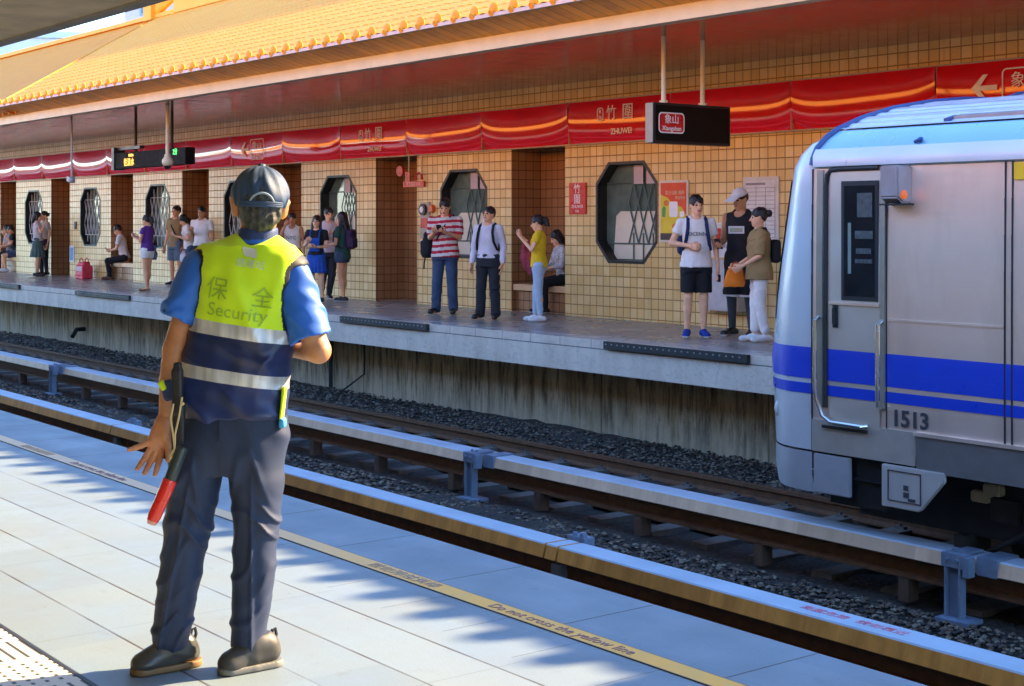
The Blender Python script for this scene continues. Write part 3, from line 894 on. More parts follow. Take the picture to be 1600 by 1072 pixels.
def rrect_ring(b, x0, x1, z0, z1, r, w, y):
    def pts(o):
        q = []
        for cx, cz, a0 in ((x1-r, z1-r, 0), (x0+r, z1-r, 90), (x0+r, z0+r, 180), (x1-r, z0+r, 270)):
            for t in range(5):
                a = R(a0 + 22.5 * t); q.append((cx + (r-o) * math.cos(a), cz + (r-o) * math.sin(a)))
        return q
    A, B = pts(0), pts(w); n = len(A)
    b.add([(x, y, z) for x, z in A] + [(x, y, z) for x, z in B] + [(x, y+.004, z) for x, z in A] + [(x, y+.004, z) for x, z in B],
          [q for i in range(n) for q in ((i, (i+1) % n, n + (i+1) % n, n + i), (i, 2*n+i, 2*n+(i+1) % n, (i+1) % n), (n+i, n+(i+1) % n, 3*n+(i+1) % n, 3*n+i))])
for k in (0, -3):
    xo = -17.42 + 2.24 * k
    bt(k, "竹", xo + 1.02, 3.13, .23); bt(k, "圍", xo + 1.38, 3.13, .25); bt(k, "ZHUWEI", xo + 1.24, 2.86, .12, 1.0, .002)
    bt(k, "R", xo + .77, 3.17, .085); bt(k, "26", xo + .77, 3.085, .075)
    b = MB(); rrect_ring(b, xo + .70, xo + .84, 3.03, 3.23, .05, .014, 14.498); b.build('code_box', M['white_print'], panels[k])
for k in (-5, 3):
    xo = -17.42 + 2.24 * k
    b = MB()
    ar = [(xo+.50, 3.05), (xo+.66, 3.20), (xo+.72, 3.20), (xo+.62, 3.075), (xo+.84, 3.075), (xo+.84, 3.02), (xo+.62, 3.02), (xo+.72, 2.895), (xo+.66, 2.895)]
    b.prism(ar, 'y', 14.494, 14.50); b.build('arrow', M['white_print'], panels[k])
    b = MB(); rrect_ring(b, xo + .90, xo + 1.50, 2.82, 3.25, .06, .016, 14.498); b.build('name_box', M['white_print'], panels[k])
    bt(k, "象山", xo + 1.2, 3.10, .19); bt(k, "Xiangshan", xo + 1.2, 2.90, .095)

# ------------------------------------------------------------------ near station canopy, overhead and behind the camera
nc = empty('near_station_canopy', (-20, -4.5, 0)); tag(nc, 'brown underside of the near platform canopy at the upper left corner', 'canopy')
NX0, NX1, NE, NZ = -50.0, XR, 4.42, 3.10
b = MB(); b.box((NX0, -7.5, NZ), (NX1, NE, NZ+.14))
P(b.build('canopy_underside', mat('brown_grey_canopy_boards', (.60, .46, .28), .6, var=.2, scale=2.5), nc), nc)
b = MB(); b.box((NX0, NE-.1, NZ-.02), (NX1, NE+.02, NZ-.001)); P(b.build('canopy_edge', mat('canopy_edge_paint', (.3, .25, .19), .5), nc), nc)
def pl_near(x, s, h):
    y = NE + .25 - s * math.cos(R(25)); return (x, y + h * math.sin(R(25)), NZ + .16 + s * math.sin(R(25)) + h * math.cos(R(25)))
b = MB(); q0, q1 = pl_near(0, 0, 0), pl_near(0, 8.2, 0)
b.add([(NX0, q0[1], q0[2]), (NX1, q0[1], q0[2]), (NX1, q1[1], q1[2]), (NX0, q1[1], q1[2])], [(0, 1, 2, 3)])
b.add([(NX0, q0[1], q0[2]), (NX1, q0[1], q0[2]), (NX1, NE, NZ+.14), (NX0, NE, NZ+.14)], [(3, 2, 1, 0)])
P(b.build('canopy_roof', M['yellow'], nc, fix=False), nc)
b = MB(); b.box((NX0, -5.2, 0), (NX1, -5.0, NZ)); P(b.build('canopy_back_wall', mat('brown_back_wall', (.22, .17, .12), .7), nc), nc)

# ------------------------------------------------------------------ buildings far behind, seen over the roof
def far_building(loc, rz, w, d, h, m, label, rows, cols, roofm):
    t = empty('apartment_building', loc, rz); tag(t, label, 'building')
    b = MB(); b.box((-w/2, -d/2, 0), (w/2, d/2, h)); b.build('wall', m, t)
    b = MB(); b.box((-w/2-.2, -d/2-.2, h+.01), (w/2+.2, d/2+.2, h+.5)); b.build('roof', roofm, t)
    for r in range(rows):
        for c in range(cols):
            x = -w/2 + w * (c + .5) / cols; z = h - 2.2 - 3.1 * r
            f = MB(); f.box((x-.75, -d/2-.08, z-.8), (x+.75, -d/2-.003, z+.8)); wo = f.build('window', mat('blue_grey_window_frame', (.22, .3, .42), .4), t)
            g_ = MB(); g_.box((x-.6, -d/2-.12, z-.68), (x+.6, -d/2-.082, z+.68)); g_.build('pane', mat('far_window_glass', (.05, .08, .12), .1), wo)
pinkm = mat('pale_pink_render', (.55, .42, .44), .7, var=.1, scale=.4); whitem = mat('white_blue_panels', (.55, .62, .70), .5, var=.1, scale=.4)
far_building((-86, 52, -1.3), R(38), 26, 12, 22.5, pinkm, 'pale pink apartment block with blue framed windows behind the roof ridge', 3, 7, whitem)
far_building((-118, 46, -1.3), R(60), 16, 12, 17.2, mat('white_render', (.62, .62, .62), .7, var=.1, scale=.4), 'low white apartment block farthest left behind the roof', 2, 5, whitem)
t = empty('footbridge_roof', (-92, 38, -1.3)); tag(t, 'white and blue striped lattice roof behind the yellow ridge at the upper left', 'roof')
b = MB()
for k in range(44):
    x = -14 + .64 * k; b.cbox((x, 0, 14.6), (.18, 4.6, .16))
b.build('roof_slat', whitem, t)["kind"] = 'stuff'
b = MB()
for s in (-2.2, 2.2): b.cbox((0, s, 14.35), (29, .25, .3)); b.cbox((0, s, 13.2), (29, .12, .12))
for k in range(6): b.cbox((-13 + 5.2 * k, -2.2, 7), (.35, .35, 14.2)); b.cbox((-13 + 5.2 * k, 2.2, 7), (.35, .35, 14.2))
b.build('roof_frame', mat('blue_steel_frame', (.10, .2, .38), .45), t)
b = MB(); b.box((-14.5, -2.0, 13.9), (14.5, 2.0, 14.05)); b.build('roof_sheet', mat('sky_blue_sheet', (.3, .45, .6), .4), t)
# ------------------------------------------------------------------ train
def brushed():
    g = G('brushed_stainless'); x, y, z = g.xyz()
    v = g.vec(g.f('MULTIPLY', x, 1.0), y, g.f('MULTIPLY', z, 40.0))
    c = g.mix(g.ramp(g.noise(1.2, 4), .3, .7), (.95, .72, .60), (1.0, .80, .69))
    c = g.mix(g.ramp(g.noise(3, 6, g.vec(x, y, g.f('MULTIPLY', z, .25))), .48, .72, 0, .5), c, (.66, .50, .40))
    g.color(c); g.set(Metallic=.72, Roughness=g.ramp(g.noise(4, 4, v), .3, .7, .34, .46)); g.bump(g.noise(6, 3), .04, .02)
    return g.m
M['stainless'] = brushed()
M['cab'] = mat('pale_grey_blue_cab_paint', (.60, .62, .66), .35, .15, var=.05, scale=1.5, coat=.3)
M['cant'] = mat('roof_edge_painted_sky_reflection', (.26, .50, .68), .3, .1, var=.06, scale=1.5, coat=.4)  # light blue colour puts the sky's reflection into the curved edge
M['roofmetal'] = mat('pale_ribbed_roof_metal', (.58, .62, .68), .4, .5, var=.08)
M['navy'] = mat('navy_trim', (.03, .07, .22), .4, var=.1)
M['stripe'] = mat('royal_blue_stripe', (.006, .055, .60), .35, var=.05, coat=.3)
M['rubber'] = mat('black_rubber', (.02, .02, .022), .6)
M['sill'] = mat('dark_grey_sill', (.20, .19, .19), .5, .4, var=.12)
M['skirt'] = mat('grey_skirt_paint', (.40, .41, .45), .45, .2, var=.08, scale=3)
M['train_glass'] = mat('train_window_glass', (.012, .016, .02), .04, var=.2, spec=.6)
YT = 8.75; YC = 10.27; XF = -7.58; XE = 12.0
tr = empty('train', (XF, YC, -1.1)); tag(tr, 'silver commuter train with two royal blue stripes arriving at the far platform', 'train')
def T(o, p=None):
    if p is None: o.parent = tr; o.location = -tr.location
    else: o.parent = p
    return o
def side_y(z):            # slight inward lean of the side above and below the waist
    return YT + .012 * max(0, z - .9) ** 1.5 + .02 * max(0, .1 - z)
def section(o=0.0):
    """half section of the car body, near side, from sill to roof crown"""
    return [(side_y(z) , z) for z in (-.22, 0, .3, .6, .9, 1.2, 1.5, 1.75, 1.93)]
cant = [(8.765, 1.932), (8.772, 2.0), (8.80, 2.08), (8.86, 2.16), (8.95, 2.225)]
crown = [(8.95, 2.226), (9.15, 2.32), (9.4, 2.40), (9.7, 2.455), (10.0, 2.485), (10.27, 2.495)]
def mirror(p): return [(2 * YC - y, z) for y, z in reversed(p)]
def loft_x(b, prof, xs, fn=None):
    n = len(prof); vs = []
    for x in xs:
        for i, (y, z) in enumerate(prof): vs.append(fn(x, y, z) if fn else (x, y, z))
    fs = [(q*n+i, q*n+i+1, (q+1)*n+i+1, (q+1)*n+i) for q in range(len(xs)-1) for i in range(n-1)]
    b.add(vs, fs)
def front_x(z): return float(np.interp(z, [1.93, 2.0, 2.1, 2.226, 2.32, 2.40, 2.455, 2.50], [-7.585, -7.58, -7.56, -7.49, -7.41, -7.31, -7.20, -7.05]))
def roof_front(x, y, z): return (front_x(z), y, z) if x == XF else (x, y, z)
xs = [XF, -6.9, -5.89, -4, -2, 0, 4, 8, XE]
b = MB(); loft_x(b, section(), xs)
loft_x(b, mirror(section()), xs)
b.add([(XF, YT+.05, -.23), (XE, YT+.05, -.23), (XE, 2*YC-YT-.05, -.23), (XF, 2*YC-YT-.05, -.23)], [(0, 1, 2, 3)])
body = T(b.build('body', M['stainless'], None, smooth=True))
b = MB(); loft_x(b, cant, [XF, XE], roof_front); loft_x(b, mirror(cant), [XF, XE], roof_front); T(b.build('roof_edge', M['cant'], None, smooth=True))
# letter board under the cant, slightly proud
b = MB(); lb = [(8.735, 1.945), (8.735, 2.0), (8.765, 2.12), (8.80, 2.125)]
loft_x(b, [(8.765, 1.94)] + lb[:1] + [(8.735, 2.03), (8.768, 2.08)], [XF+.02, XE]); T(b.build('letter_board', M['cab'], None, smooth=True))
# ribbed roof
b = MB(); full = crown + mirror(crown)[1:]
dense = []
for i in range(len(full) - 1):
    for t in range(10): dense.append((full[i][0] + (full[i+1][0]-full[i][0]) * t / 10, full[i][1] + (full[i+1][1]-full[i][1]) * t / 10 + .012 * (1 if t % 4 in (0, 1) else 0)))
dense.append(full[-1])
loft_x(b, dense, [XF, XE], roof_front); T(b.build('roof', M['roofmetal'], None))
# recess with equipment on the roof
b = MB()
pass
for xa in (-6.55, -5.75):
    b = MB(); b.prism([(8.98, 2.20), (9.9, 2.46), (9.9, 2.512), (8.98, 2.27)], 'x', xa, xa+.05); T(b.build('roof_rib', M['navy'], None))
b = MB(); b.prism([(9.02, 2.22), (9.9, 2.46), (9.9, 2.50), (9.02, 2.285)], 'x', -6.495, -5.755); T(b.build('roof_hatch', mat('brownish_hatch', (.34, .28, .27), .5, .3), None))
b = MB(); b.ball((-6.62, 8.80, 2.115), .02, 8, 6); b.tube([(-6.66, 8.79, 2.10), (-6.60, 8.80, 2.125)], .014, 8); T(b.build('roof_bolt', M['navy'], None))
# nose: cab end tapering in plan and raked back towards the top
NZs = [-.22, 0, .3, .6, .9, 1.2, 1.5, 1.8, 1.95, 2.05, 2.13, 2.2, 2.3, 2.4, 2.47]
def nose_x(z):            # leading edge of the near corner
    return float(np.interp(z, [-.55, -.2, .45, 1.0, 2.0, 2.12, 2.25, 2.42, 2.5], [-8.06, -8.10, -8.15, -8.09, -7.87, -7.74, -7.55, -7.3, -7.15]))
def half_w(z):
    return float(np.interp(z, [-.3, 1.93, 2.0, 2.08, 2.16, 2.226, 2.32, 2.40, 2.455, 2.495], [YC-8.75, YC-8.765, YC-8.772, YC-8.80, YC-8.86, YC-8.95, YC-9.15, YC-9.4, YC-9.7, .02]))
def nose_pt(z, t):
    """t 0 at the near side joint, 1 at the centre line, 2 at the far side joint"""
    w = half_w(z); nx_ = nose_x(z); j = max(XF, nx_ + .12) if z < 2.2 else nx_ + .3
    m = t if t <= 1 else 2 - t
    a = m * math.pi / 2
    bulge = .32
    # super-elliptic corner between the side (x = j) and the front (x = nose - bulge)
    x = j - (j - nx_ + bulge * m ** 1.5) * (math.sin(a) ** .55)
    yy = w * (math.cos(a) ** .35 if m < 1 else 0)
    return (x, YC - yy if t <= 1 else YC + yy, z)
b = MB(); TT = [0, .02, .05, .09, .14, .2, .28, .4, .55, .75, 1, 1.25, 1.45, 1.6, 1.72, 1.8, 1.86, 1.91, 1.95, 1.98, 2]
vs = [nose_pt(z, t) for z in NZs for t in TT]; n = len(TT)
b.add(vs, [(r*n+i, r*n+i+1, (r+1)*n+i+1, (r+1)*n+i) for r in range(len(NZs)-1) for i in range(n-1)])
nose = T(b.build('cab_nose', M['cab'], None, smooth=True, angle=60))
# windscreen and front lamps on the leading face
b = MB(); zs_ = [.75, 1.1, 1.5, 1.85]; ts_ = [.45, .6, .8, 1, 1.2, 1.4, 1.55]
vs = [(lambda p: (p[0]-.012, p[1], p[2]))(nose_pt(z, t)) for z in zs_ for t in ts_]
b.add(vs, [(r*7+i, r*7+i+1, (r+1)*7+i+1, (r+1)*7+i) for r in range(3) for i in range(6)]); T(b.build('windscreen', M['train_glass'], None, smooth=True))
for t in (.5, 1.5):
    q = nose_pt(.05, t); b = MB(); b.ball((q[0]+.10, q[1], q[2]), (.04, .11, .09)); T(b.build('headlight', M['white'], None, smooth=True))
# navy trim along the front edge of the roof
pts = [Vector((front_x(z) - .005, y - .006, z + .012)) for y, z in [(8.762, 1.95)] + cant[1:] + crown[1:]]
b = MB(); b.tube(pts, .022, 8); T(b.build('roof_front_trim', M['navy'], None, smooth=True))
# blue stripes: thin films on body and nose
def film(z0, z1, name, m, x0=XF, x1=XE, off=.004):
    b = MB(); zz = np.linspace(z0, z1, 4)
    loft_x(b, [(side_y(z) - off, z) for z in zz], [x0, -6.9, x1]); 
    return T(b.build(name, m, None, smooth=True))
def film_nose(z0, z1, name, m):
    b = MB(); zz = np.linspace(z0, z1, 4); tt = TT[:9]; vs = []
    for z in zz:
        for i, t in enumerate(tt):
            p = Vector(nose_pt(z, t)); q = Vector(nose_pt(z, min(t + .01, 2))); d = (q - p).normalized(); nn = Vector((d.y, -d.x, 0)); nn = nn if nn.y < 0 or nn.x < 0 else -nn
            vs.append(tuple(p + nn * .004))
    k = len(tt); b.add(vs, [(r*k+i, r*k+i+1, (r+1)*k+i+1, (r+1)*k+i) for r in range(3) for i in range(k-1)])
    return T(b.build(name, m, None, smooth=True))
for z0, z1 in ((.325, .565), (.21, .29)):
    film(z0, z1, 'blue_stripe', M['stripe']); film_nose(z0, z1, 'blue_stripe', M['stripe'])
# seams
b = MB()
for x, za, zb in ((XF, -.22, 1.93), (-5.89, -.05, 1.935), (-5.835, -.05, 1.935)):
    for q in range(8):
        z0 = za + (zb-za)*q/8; z1 = za + (zb-za)*(q+1)/8; y = side_y((z0+z1)/2)
        b.box((x-.006, y-.005, z0), (x+.006, y+.02, z1))
T(b.build('body_seam', M['rubber'], None))
b = MB(); b.box((-6.86, side_y(.81)-.006, .805), (-5.9, side_y(.81)+.01, .822)); T(b.build('waist_bead', M['stainless'], None))
# cab door with window, handle, recess frame and hand rails
dx0, dx1 = -7.40, -6.93
b = MB(); loft_x(b, [(side_y(z)-.010, z) for z in (.0, .3, .6, .9, 1.2, 1.5, 1.75, 1.9)], [dx0, dx1])
door = T(b.build('cab_door', mat('warm_brushed_door', (.68, .60, .52), .42, .55, var=.06, scale=2), None, smooth=True))
for z0, z1 in ((.325, .565), (.21, .29)):
    b = MB(); loft_x(b, [(side_y(z)-.014, z) for z in np.linspace(z0, z1, 3)], [dx0+.002, dx1-.002]); b.build('blue_stripe', M['stripe'], door)
b = MB()
for r, (x0, x1, z0, z1) in enumerate(((-7.285, -6.945, .94, 1.83),)):
    y = side_y(1.4) - .018
    b.prism([(x0, z0), (x1, z0), (x1, z1), (x0, z1)], 'y', y, y+.012)
dw = b.build('window', M['rubber'], door)
b = MB(); b.box((-7.255, side_y(1.4)-.022, .975), (-6.975, side_y(1.4)-.0185, 1.795)); b.build('pane', M['train_glass'], dw)
b = MB(); b.box((-7.215, side_y(1.2)-.0245, 1.14), (-7.185, side_y(1.2)-.0225, 1.52)); b.build('cab_equipment', mat('pale_cab_equipment', (.22, .25, .22), .5), dw)
for z0, z1, x0, x1 in ((1.56, 1.74, -7.13, -6.99), (1.40, 1.46, -7.15, -6.985), (1.22, 1.25, -7.15, -6.99), (1.29, 1.33, -7.14, -7.0)):
    b = MB(); b.box((x0, side_y(1.2)-.0240, z0), (x1, side_y(1.2)-.0225, z1)); b.build('cab_equipment', mat('dark_cab_equipment', (.07, .08, .08), .5, var=.5, scale=30), dw)
b = MB(); b.box((dx0-.002, side_y(.9)-.022, .905), (dx1, side_y(.9)-.011, .925)); b.build('door_bead', M['stainless'], door)
b = MB(); y = side_y(.8)-.03
b.tube([(-7.34, y+.012, .88), (-7.34, y-.012, .875), (-7.34, y-.012, .76), (-7.34, y+.012, .755)], .009, 8); b.box((-7.365, y+.012, .73), (-7.315, y+.016, .90)); b.build('handle', M['dark'], door, smooth=True)
# frame round the door
def frame_tube(pts, r, name, m): 
    b = MB(); b.tube(pts, r, 10); return T(b.build(name, m, None, smooth=True))
yy = lambda z: side_y(z) - .006
frame_tube([(dx0-.045, yy(.1), .12)] + [(dx0-.045, yy(z), z) for z in (.4, .9, 1.4, 1.8)] + [(dx0-.035, yy(1.9), 1.88), (dx0+.0, yy(1.9), 1.915), (dx0+.08, yy(1.9), 1.925), (dx1-.02, yy(1.9), 1.925)], .02, 'door_seal', M['rubber'])
b = MB(); b.box((dx0-.13, YT-.012, .12), (dx0-.07, YT+.0, .80)); 
for q in range(6):
    z0 = .80 + 1.12*q/6; z1 = .80 + 1.12*(q+1)/6; b.box((dx0-.13, side_y(z0)-.012, z0), (dx0-.07, side_y(z1)+.01, z1))
T(b.build('door_post', mat('olive_grey_door_post', (.42, .39, .33), .4, .6, var=.08), None)); b = MB()
for q in range(8):
    z0 = .16 + 1.76*q/8; z1 = .16 + 1.76*(q+1)/8; b.box((dx1+.003, side_y(z0)-.014, z0), (dx1+.045, side_y(z1)+.01, z1))
T(b.build('door_post', mat('olive_grey_door_post', (.42, .39, .33), .4, .6, var=.08), None))
M['railsteel'] = mat('polished_hand_rail', (.62, .60, .56), .22, .95, var=.05)
frame_tube([(dx0-.10, YT-.01, .80), (dx0-.10, YT-.06, .78), (dx0-.10, YT-.062, .3), (dx0-.085, YT-.06, .18), (dx0-.03, YT-.055, .06), (dx0+.05, YT-.055, .02), (dx0+.33, YT-.05, .015), (dx0+.35, YT-.01, .015)], .018, 'hand_rail', M['railsteel'])
frame_tube([(dx1+.022, YT-.01, .80), (dx1+.022, YT-.06, .78), (dx1+.022, YT-.062, .4), (dx1+.022, YT-.06, .18), (dx1+.022, YT-.01, .16)], .018, 'hand_rail', M['railsteel'])
b = MB(); b.box((dx1+.05, YT-.004, -.06), (dx1+.058, YT+.01, 1.93)); T(b.build('door_seam', M['rubber'], None))
b = MB(); b.box((dx0-.06, YT-.03, -.035), (dx0+.36, YT-.002, -.012)); T(b.build('door_step', M['dark'], None))
# side lamp box with an orange lamp
b = MB(); b.prism([(8.60, 1.70), (8.66, 1.66), (8.77, 1.66), (8.77, 1.93), (8.60, 1.93)], 'x', -6.82, -6.66); lamp = T(b.build('side_lamp', mat('grey_lamp_housing', (.40, .36, .38), .4, .4), None, bevel=.012))
b = MB(); b.ball((-6.652, 8.66, 1.72), (.022, .03, .032)); b.build('lamp_lens', emis('orange_lamp', (1, .2, .015), .09), lamp, smooth=True)
b = MB(); b.box((-6.84, 8.62, 1.645), (-6.64, 8.76, 1.657)); b.build('lamp_lip', M['dark'], lamp)
# number and stickers
o = text('car_number', "1513", .165, M['ink'], None, (0, 0, 0), (R(90), 0, 0), extrude=.002, sx=1.0, bold=.004); T(o); o.location = Vector((-6.665, YT-.006, .10)) - tr.location
b = MB(); b.box((-5.82, YT-.002, 1.81), (-5.55, YT+.03, 1.925)); stk = T(b.build('yellow_sticker', mat('yellow_sticker_film', (.88, .50, .01), .5), None))
b = MB(); b.box((-5.74, YT-.005, 1.845), (-5.66, YT-.0025, 1.895)); b.build('sticker_mark', M['ink'], stk)
# passenger part beyond the seam: doors and windows
for i, x in enumerate((-4.9, -.6, 3.7, 8.0)):
    for s in (0, 1):
        xa = x + s * .66; b = MB(); loft_x(b, [(side_y(z)-.006, z) for z in (-.02, .3, .6, .9, 1.2, 1.5, 1.86)], [xa, xa+.645]); d = T(b.build('passenger_door', M['stainless'], None, smooth=True))
        b = MB(); b.box((xa+.12, side_y(1.3)-.018, .85), (xa+.53, side_y(1.3)-.008, 1.7)); b.build('window', M['train_glass'], d)
    b = MB(); b.box((x+1.75, side_y(1.3)-.012, .85), (x+3.6, side_y(1.3)+.02, 1.72)); T(b.build('window', M['train_glass'], None))
# sill and skirts
b = MB(); b.prism([(-7.575, -.222), (-6.62, -.222), (-6.60, .0), (-6.62, .02), (-7.575, .02)], 'y', YT-.008, YT+.05); T(b.build('sill_panel', mat('warm_sill_metal', (.56, .50, .44), .42, .5, var=.08), None))
b = MB(); b.prism([(-6.612, -.0), (-6.60, -.25), (XE, -.25), (XE, 0.0)], 'y', YT-.016, YT+.06); T(b.build('side_sill', M['sill'], None))
b = MB(); b.box((-6.62, YT-.03, .0), (XE, YT+.01, .025)); T(b.build('side_sill_ledge', M['stainless'], None))
def skirt(poly, name, m, y=YT-.01, par=None):
    b = MB(); b.prism(poly, 'y', y, y+.04); return T(b.build(name, m, None, bevel=.006), par)
sk = skirt([(-7.56, -.24), (-7.215, -.24), (-7.215, -.535), (-7.56, -.535)], 'skirt_panel', M['skirt'])
# nose skirt follows the nose plan
b = MB(); vs = []; zz = [-.54, -.4, -.235]; tt = TT[:12]
for z in zz:
    for t in tt:
        p = nose_pt(-.2, t); vs.append((p[0] + (.03 if z < -.5 else .0), p[1], z))
k = len(tt); b.add(vs, [(r*k+i, r*k+i+1, (r+1)*k+i+1, (r+1)*k+i) for r in range(2) for i in range(k-1)]); T(b.build('skirt_panel', M['skirt'], None, smooth=True))
b = MB(); b.box((-7.2, YT+.06, -.60), (-6.92, YT+.5, -.23)); b.box((-7.2, YT+.03, -.40), (-6.92, YT+.06, -.385)); T(b.build('equipment_box', M['dark'], None))
bx = skirt([(-6.90, -.235), (-6.36, -.235), (-6.36, -.30), (-6.55, -.52), (-6.58, -.54), (-6.90, -.54)], 'equipment_cover', mat('pale_equipment_cover', (.56, .53, .50), .45, .3, var=.08, scale=4), YT-.03)
b = MB(); y = YT-.036
for a, c in (((-6.84, y, -.275), (-6.55, y+.006, -.268)), ((-6.84, y, -.49), (-6.55, y+.006, -.483)), ((-6.84, y, -.49), (-6.833, y+.006, -.268)), ((-6.557, y, -.49), (-6.55, y+.006, -.268))): b.box(a, c)
b.box((-6.70, y, -.40), (-6.66, y+.006, -.365)); b.box((-6.70, y, -.45), (-6.655, y+.006, -.415)); b.box((-6.66, y, -.475), (-6.60, y+.006, -.455))
b.build('cover_outline', M['ink'], bx)
# under-floor gear and bogies
b = MB(); b.box((-7.4, 9.1, -.72), (XE, 11.45, -.28)); b.box((XF-.2, 9.2, -.7), (-6.3, 11.3, -.24)); T(b.build('underframe', M['dark'], None))
def bogie(xc):
    b = MB(); b.prism([(xc-1.55, -.52), (xc-1.5, -.38), (xc-.6, -.42), (xc-.35, -.62), (xc+.35, -.62), (xc+.6, -.42), (xc+1.5, -.38), (xc+1.55, -.52), (xc+.9, -.74), (xc-.9, -.74)], 'y', 9.12, 9.26)
    b.cbox((xc, 9.2, -.42), (.5, .3, .3)); b.cbox((xc-.75, 9.1, -.55), (.16, .12, .34)); b.cbox((xc+.75, 9.1, -.55), (.16, .12, .34))
    b.tube([(xc-.2, 9.06, -.75), (xc-.2, 9.06, -.3)], .07, 10); b.tube([(xc+.2, 9.06, -.75), (xc+.2, 9.06, -.3)], .07, 10)
    b.tube([(xc-1.4, 9.08, -.84), (xc-1.0, 9.06, -.62), (xc-.4, 9.06, -.66)], .022, 8); b.cbox((xc-1.2, 9.1, -.5), (.22, .1, .16)); b.cbox((xc-1.52, 9.14, -.86), (.1, .3, .3))
    g = T(b.build('bogie', mat('dusty_black_bogie', (.03, .027, .025), .65, .3, var=.4, scale=8), None))
    for dx in (-1.05, 1.05):
        for y0, y1 in ((9.49, 9.62), (10.92, 11.05)):
            w = MB(); n = 36
            w.tube([(xc+dx, y0-.03, -.67), (xc+dx, y0, -.67), (xc+dx, y0, -.67), (xc+dx, y1-.03, -.67), (xc+dx, y1-.03, -.67), (xc+dx, y1, -.67)], [.40, .425, .43, .43, .46, .46], 32)
            w.tube([(xc+dx, y0-.10, -.67), (xc+dx, y0-.02, -.67)], [.13, .2], 20)
            w.build('wheel', mat('worn_wheel_steel', (.10, .09, .085), .4, .7, var=.2), g, smooth=True)
    for k, (dx, z) in enumerate(((-1.38, -.42), (-1.28, -.36))):
        w = MB(); w.cbox((xc+dx, 9.05, z), (.14, .08, .08)); w.build('brake_part', mat('yellowed_brake_part', (.42, .33, .2), .5, .2), g, bevel=.01)
    return g
bogie(-4.9)
bogie(7.8)
# ------------------------------------------------------------------ benches, signs and fittings on the far platform
def world_thing(name, label, cat, loc, group=None): t = empty(name, loc); tag(t, label, cat, group); return t
def sub(b, name, m, t, **k):
    o = b.build(name, m, t, **k); o.location = -t.location; return o
bench_lab = {0: 'tiled bench in the alcove where the woman in the patterned blouse sits', 2: 'tiled bench in the alcove behind the boy in the basketball vest', 3: 'tiled bench in the alcove behind the man in the khaki tee', 4: 'tiled bench under the seated man in the white tee', 6: 'tiled bench under the two seated people at the far left'}
for m, lab in bench_lab.items():
    l, r = rec[m]; t = world_thing('bench', lab, 'bench', ((l+r)/2, 14.9, .09), 'tiled alcove benches')
    b = MB(); b.box((l+.003, YW+.02, .43), (r-.003, YW+.598, .53)); sub(b, 'seat', mat('tan_bench_slab', (.78, .50, .24), .4, var=.12), t, bevel=.008)
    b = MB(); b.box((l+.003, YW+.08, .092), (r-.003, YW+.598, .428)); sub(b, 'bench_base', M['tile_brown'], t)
# hanging destination sign over the platform, face towards +X
SX = -12.4; t = world_thing('destination_sign', 'black hanging train destination sign with red Xiangshan plate near the train', 'sign', (SX, 12.23, 2.42))
b = MB(); b.box((SX-.14, 11.61, 2.43), (SX, 12.86, 2.90)); sub(b, 'housing', M['black'], t, bevel=.008)
b = MB(); b.box((SX-.13, 11.60, 2.44), (SX-.01, 11.609, 2.89)); sub(b, 'end_plate', mat('olive_end_plate', (.36, .31, .22), .5), t)
b = MB(); b.box((SX+.001, 11.64, 2.46), (SX+.004, 12.83, 2.87)); sub(b, 'display', mat('dark_display_glass', (.008, .007, .006), .5, spec=.15), t)
def rrect(u0, u1, v0, v1, r):
    q = []
    for cx, cz, a0 in ((u1-r, v1-r, 0), (u0+r, v1-r, 90), (u0+r, v0+r, 180), (u1-r, v0+r, 270)):
        for k in range(5): a = R(a0 + 22.5*k); q.append((cx + r*math.cos(a), cz + r*math.sin(a)))
    return q
b = MB(); b.prism(rrect(11.68, 12.09, 2.55, 2.79, .05), 'x', SX+.0045, SX+.006); sub(b, 'plate_border', M['white_print'], t)
b = MB(); b.prism(rrect(11.695, 12.075, 2.565, 2.775, .04), 'x', SX+.0065, SX+.008); sub(b, 'red_plate', M['red'], t)
for body_, sz, z in (("象山", .115, 2.705), ("Xiangshan", .074, 2.605)):
    o = text('lettering', body_, sz, M['white_print'], t, (0, 0, 0), (R(90), 0, R(90)), extrude=.0008, bold=.001); o.location = Vector((SX+.0095, 11.885, z)) - t.location
for y in (11.83, 12.46):
    b = MB(); b.tube([(SX-.07, y, 2.90), (SX-.07, y, ZS)], .028, 14); b.tube([(SX-.07, y, 2.901), (SX-.07, y, 2.93)], .05, 14); sub(b, 'hanging_pole', M['cream_metal'], t, smooth=True)
# second hanging sign, farther left
SX2 = -27.6; t = world_thing('departure_board', 'black hanging departure board with amber and green lit characters', 'sign', (SX2, 12.2, 2.55))
b = MB(); b.box((-29.0, 12.1, 2.62), (-25.7, 12.3, 2.94)); sub(b, 'housing', mat('matt_black_board', (.010, .008, .008), .7, spec=.12), t, bevel=.01)
for x in (-28.2, -26.5):
    b = MB(); b.tube([(x, 12.2, 2.94), (x, 12.2, ZS)], .03, 10); sub(b, 'hanging_pole', M['dark'], t, smooth=True)
b = MB(); b.box((-29.15, 12.08, 2.60), (-29.02, 12.32, 3.06)); b.box((-29.15, 12.15, 3.0), (-27.9, 12.25, 3.06)); sub(b, 'bracket', M['black'], t)
am = emis('amber_led', (1.0, .48, .06), .55); gr = emis('green_led', (.12, 1.0, .2), .45)
for body_, x, z, sz, m_ in (("往淡水", -28.3, 2.73, .17, am), ("2分", -26.15, 2.86, .13, gr), ("即將進站", -28.2, 2.87, .06, am)):
    o = text('lit_characters', body_, sz, m_, t, (0, 0, 0), (R(90), 0, 0), extrude=.001); o.location = Vector((x, 12.096, z)) - t.location
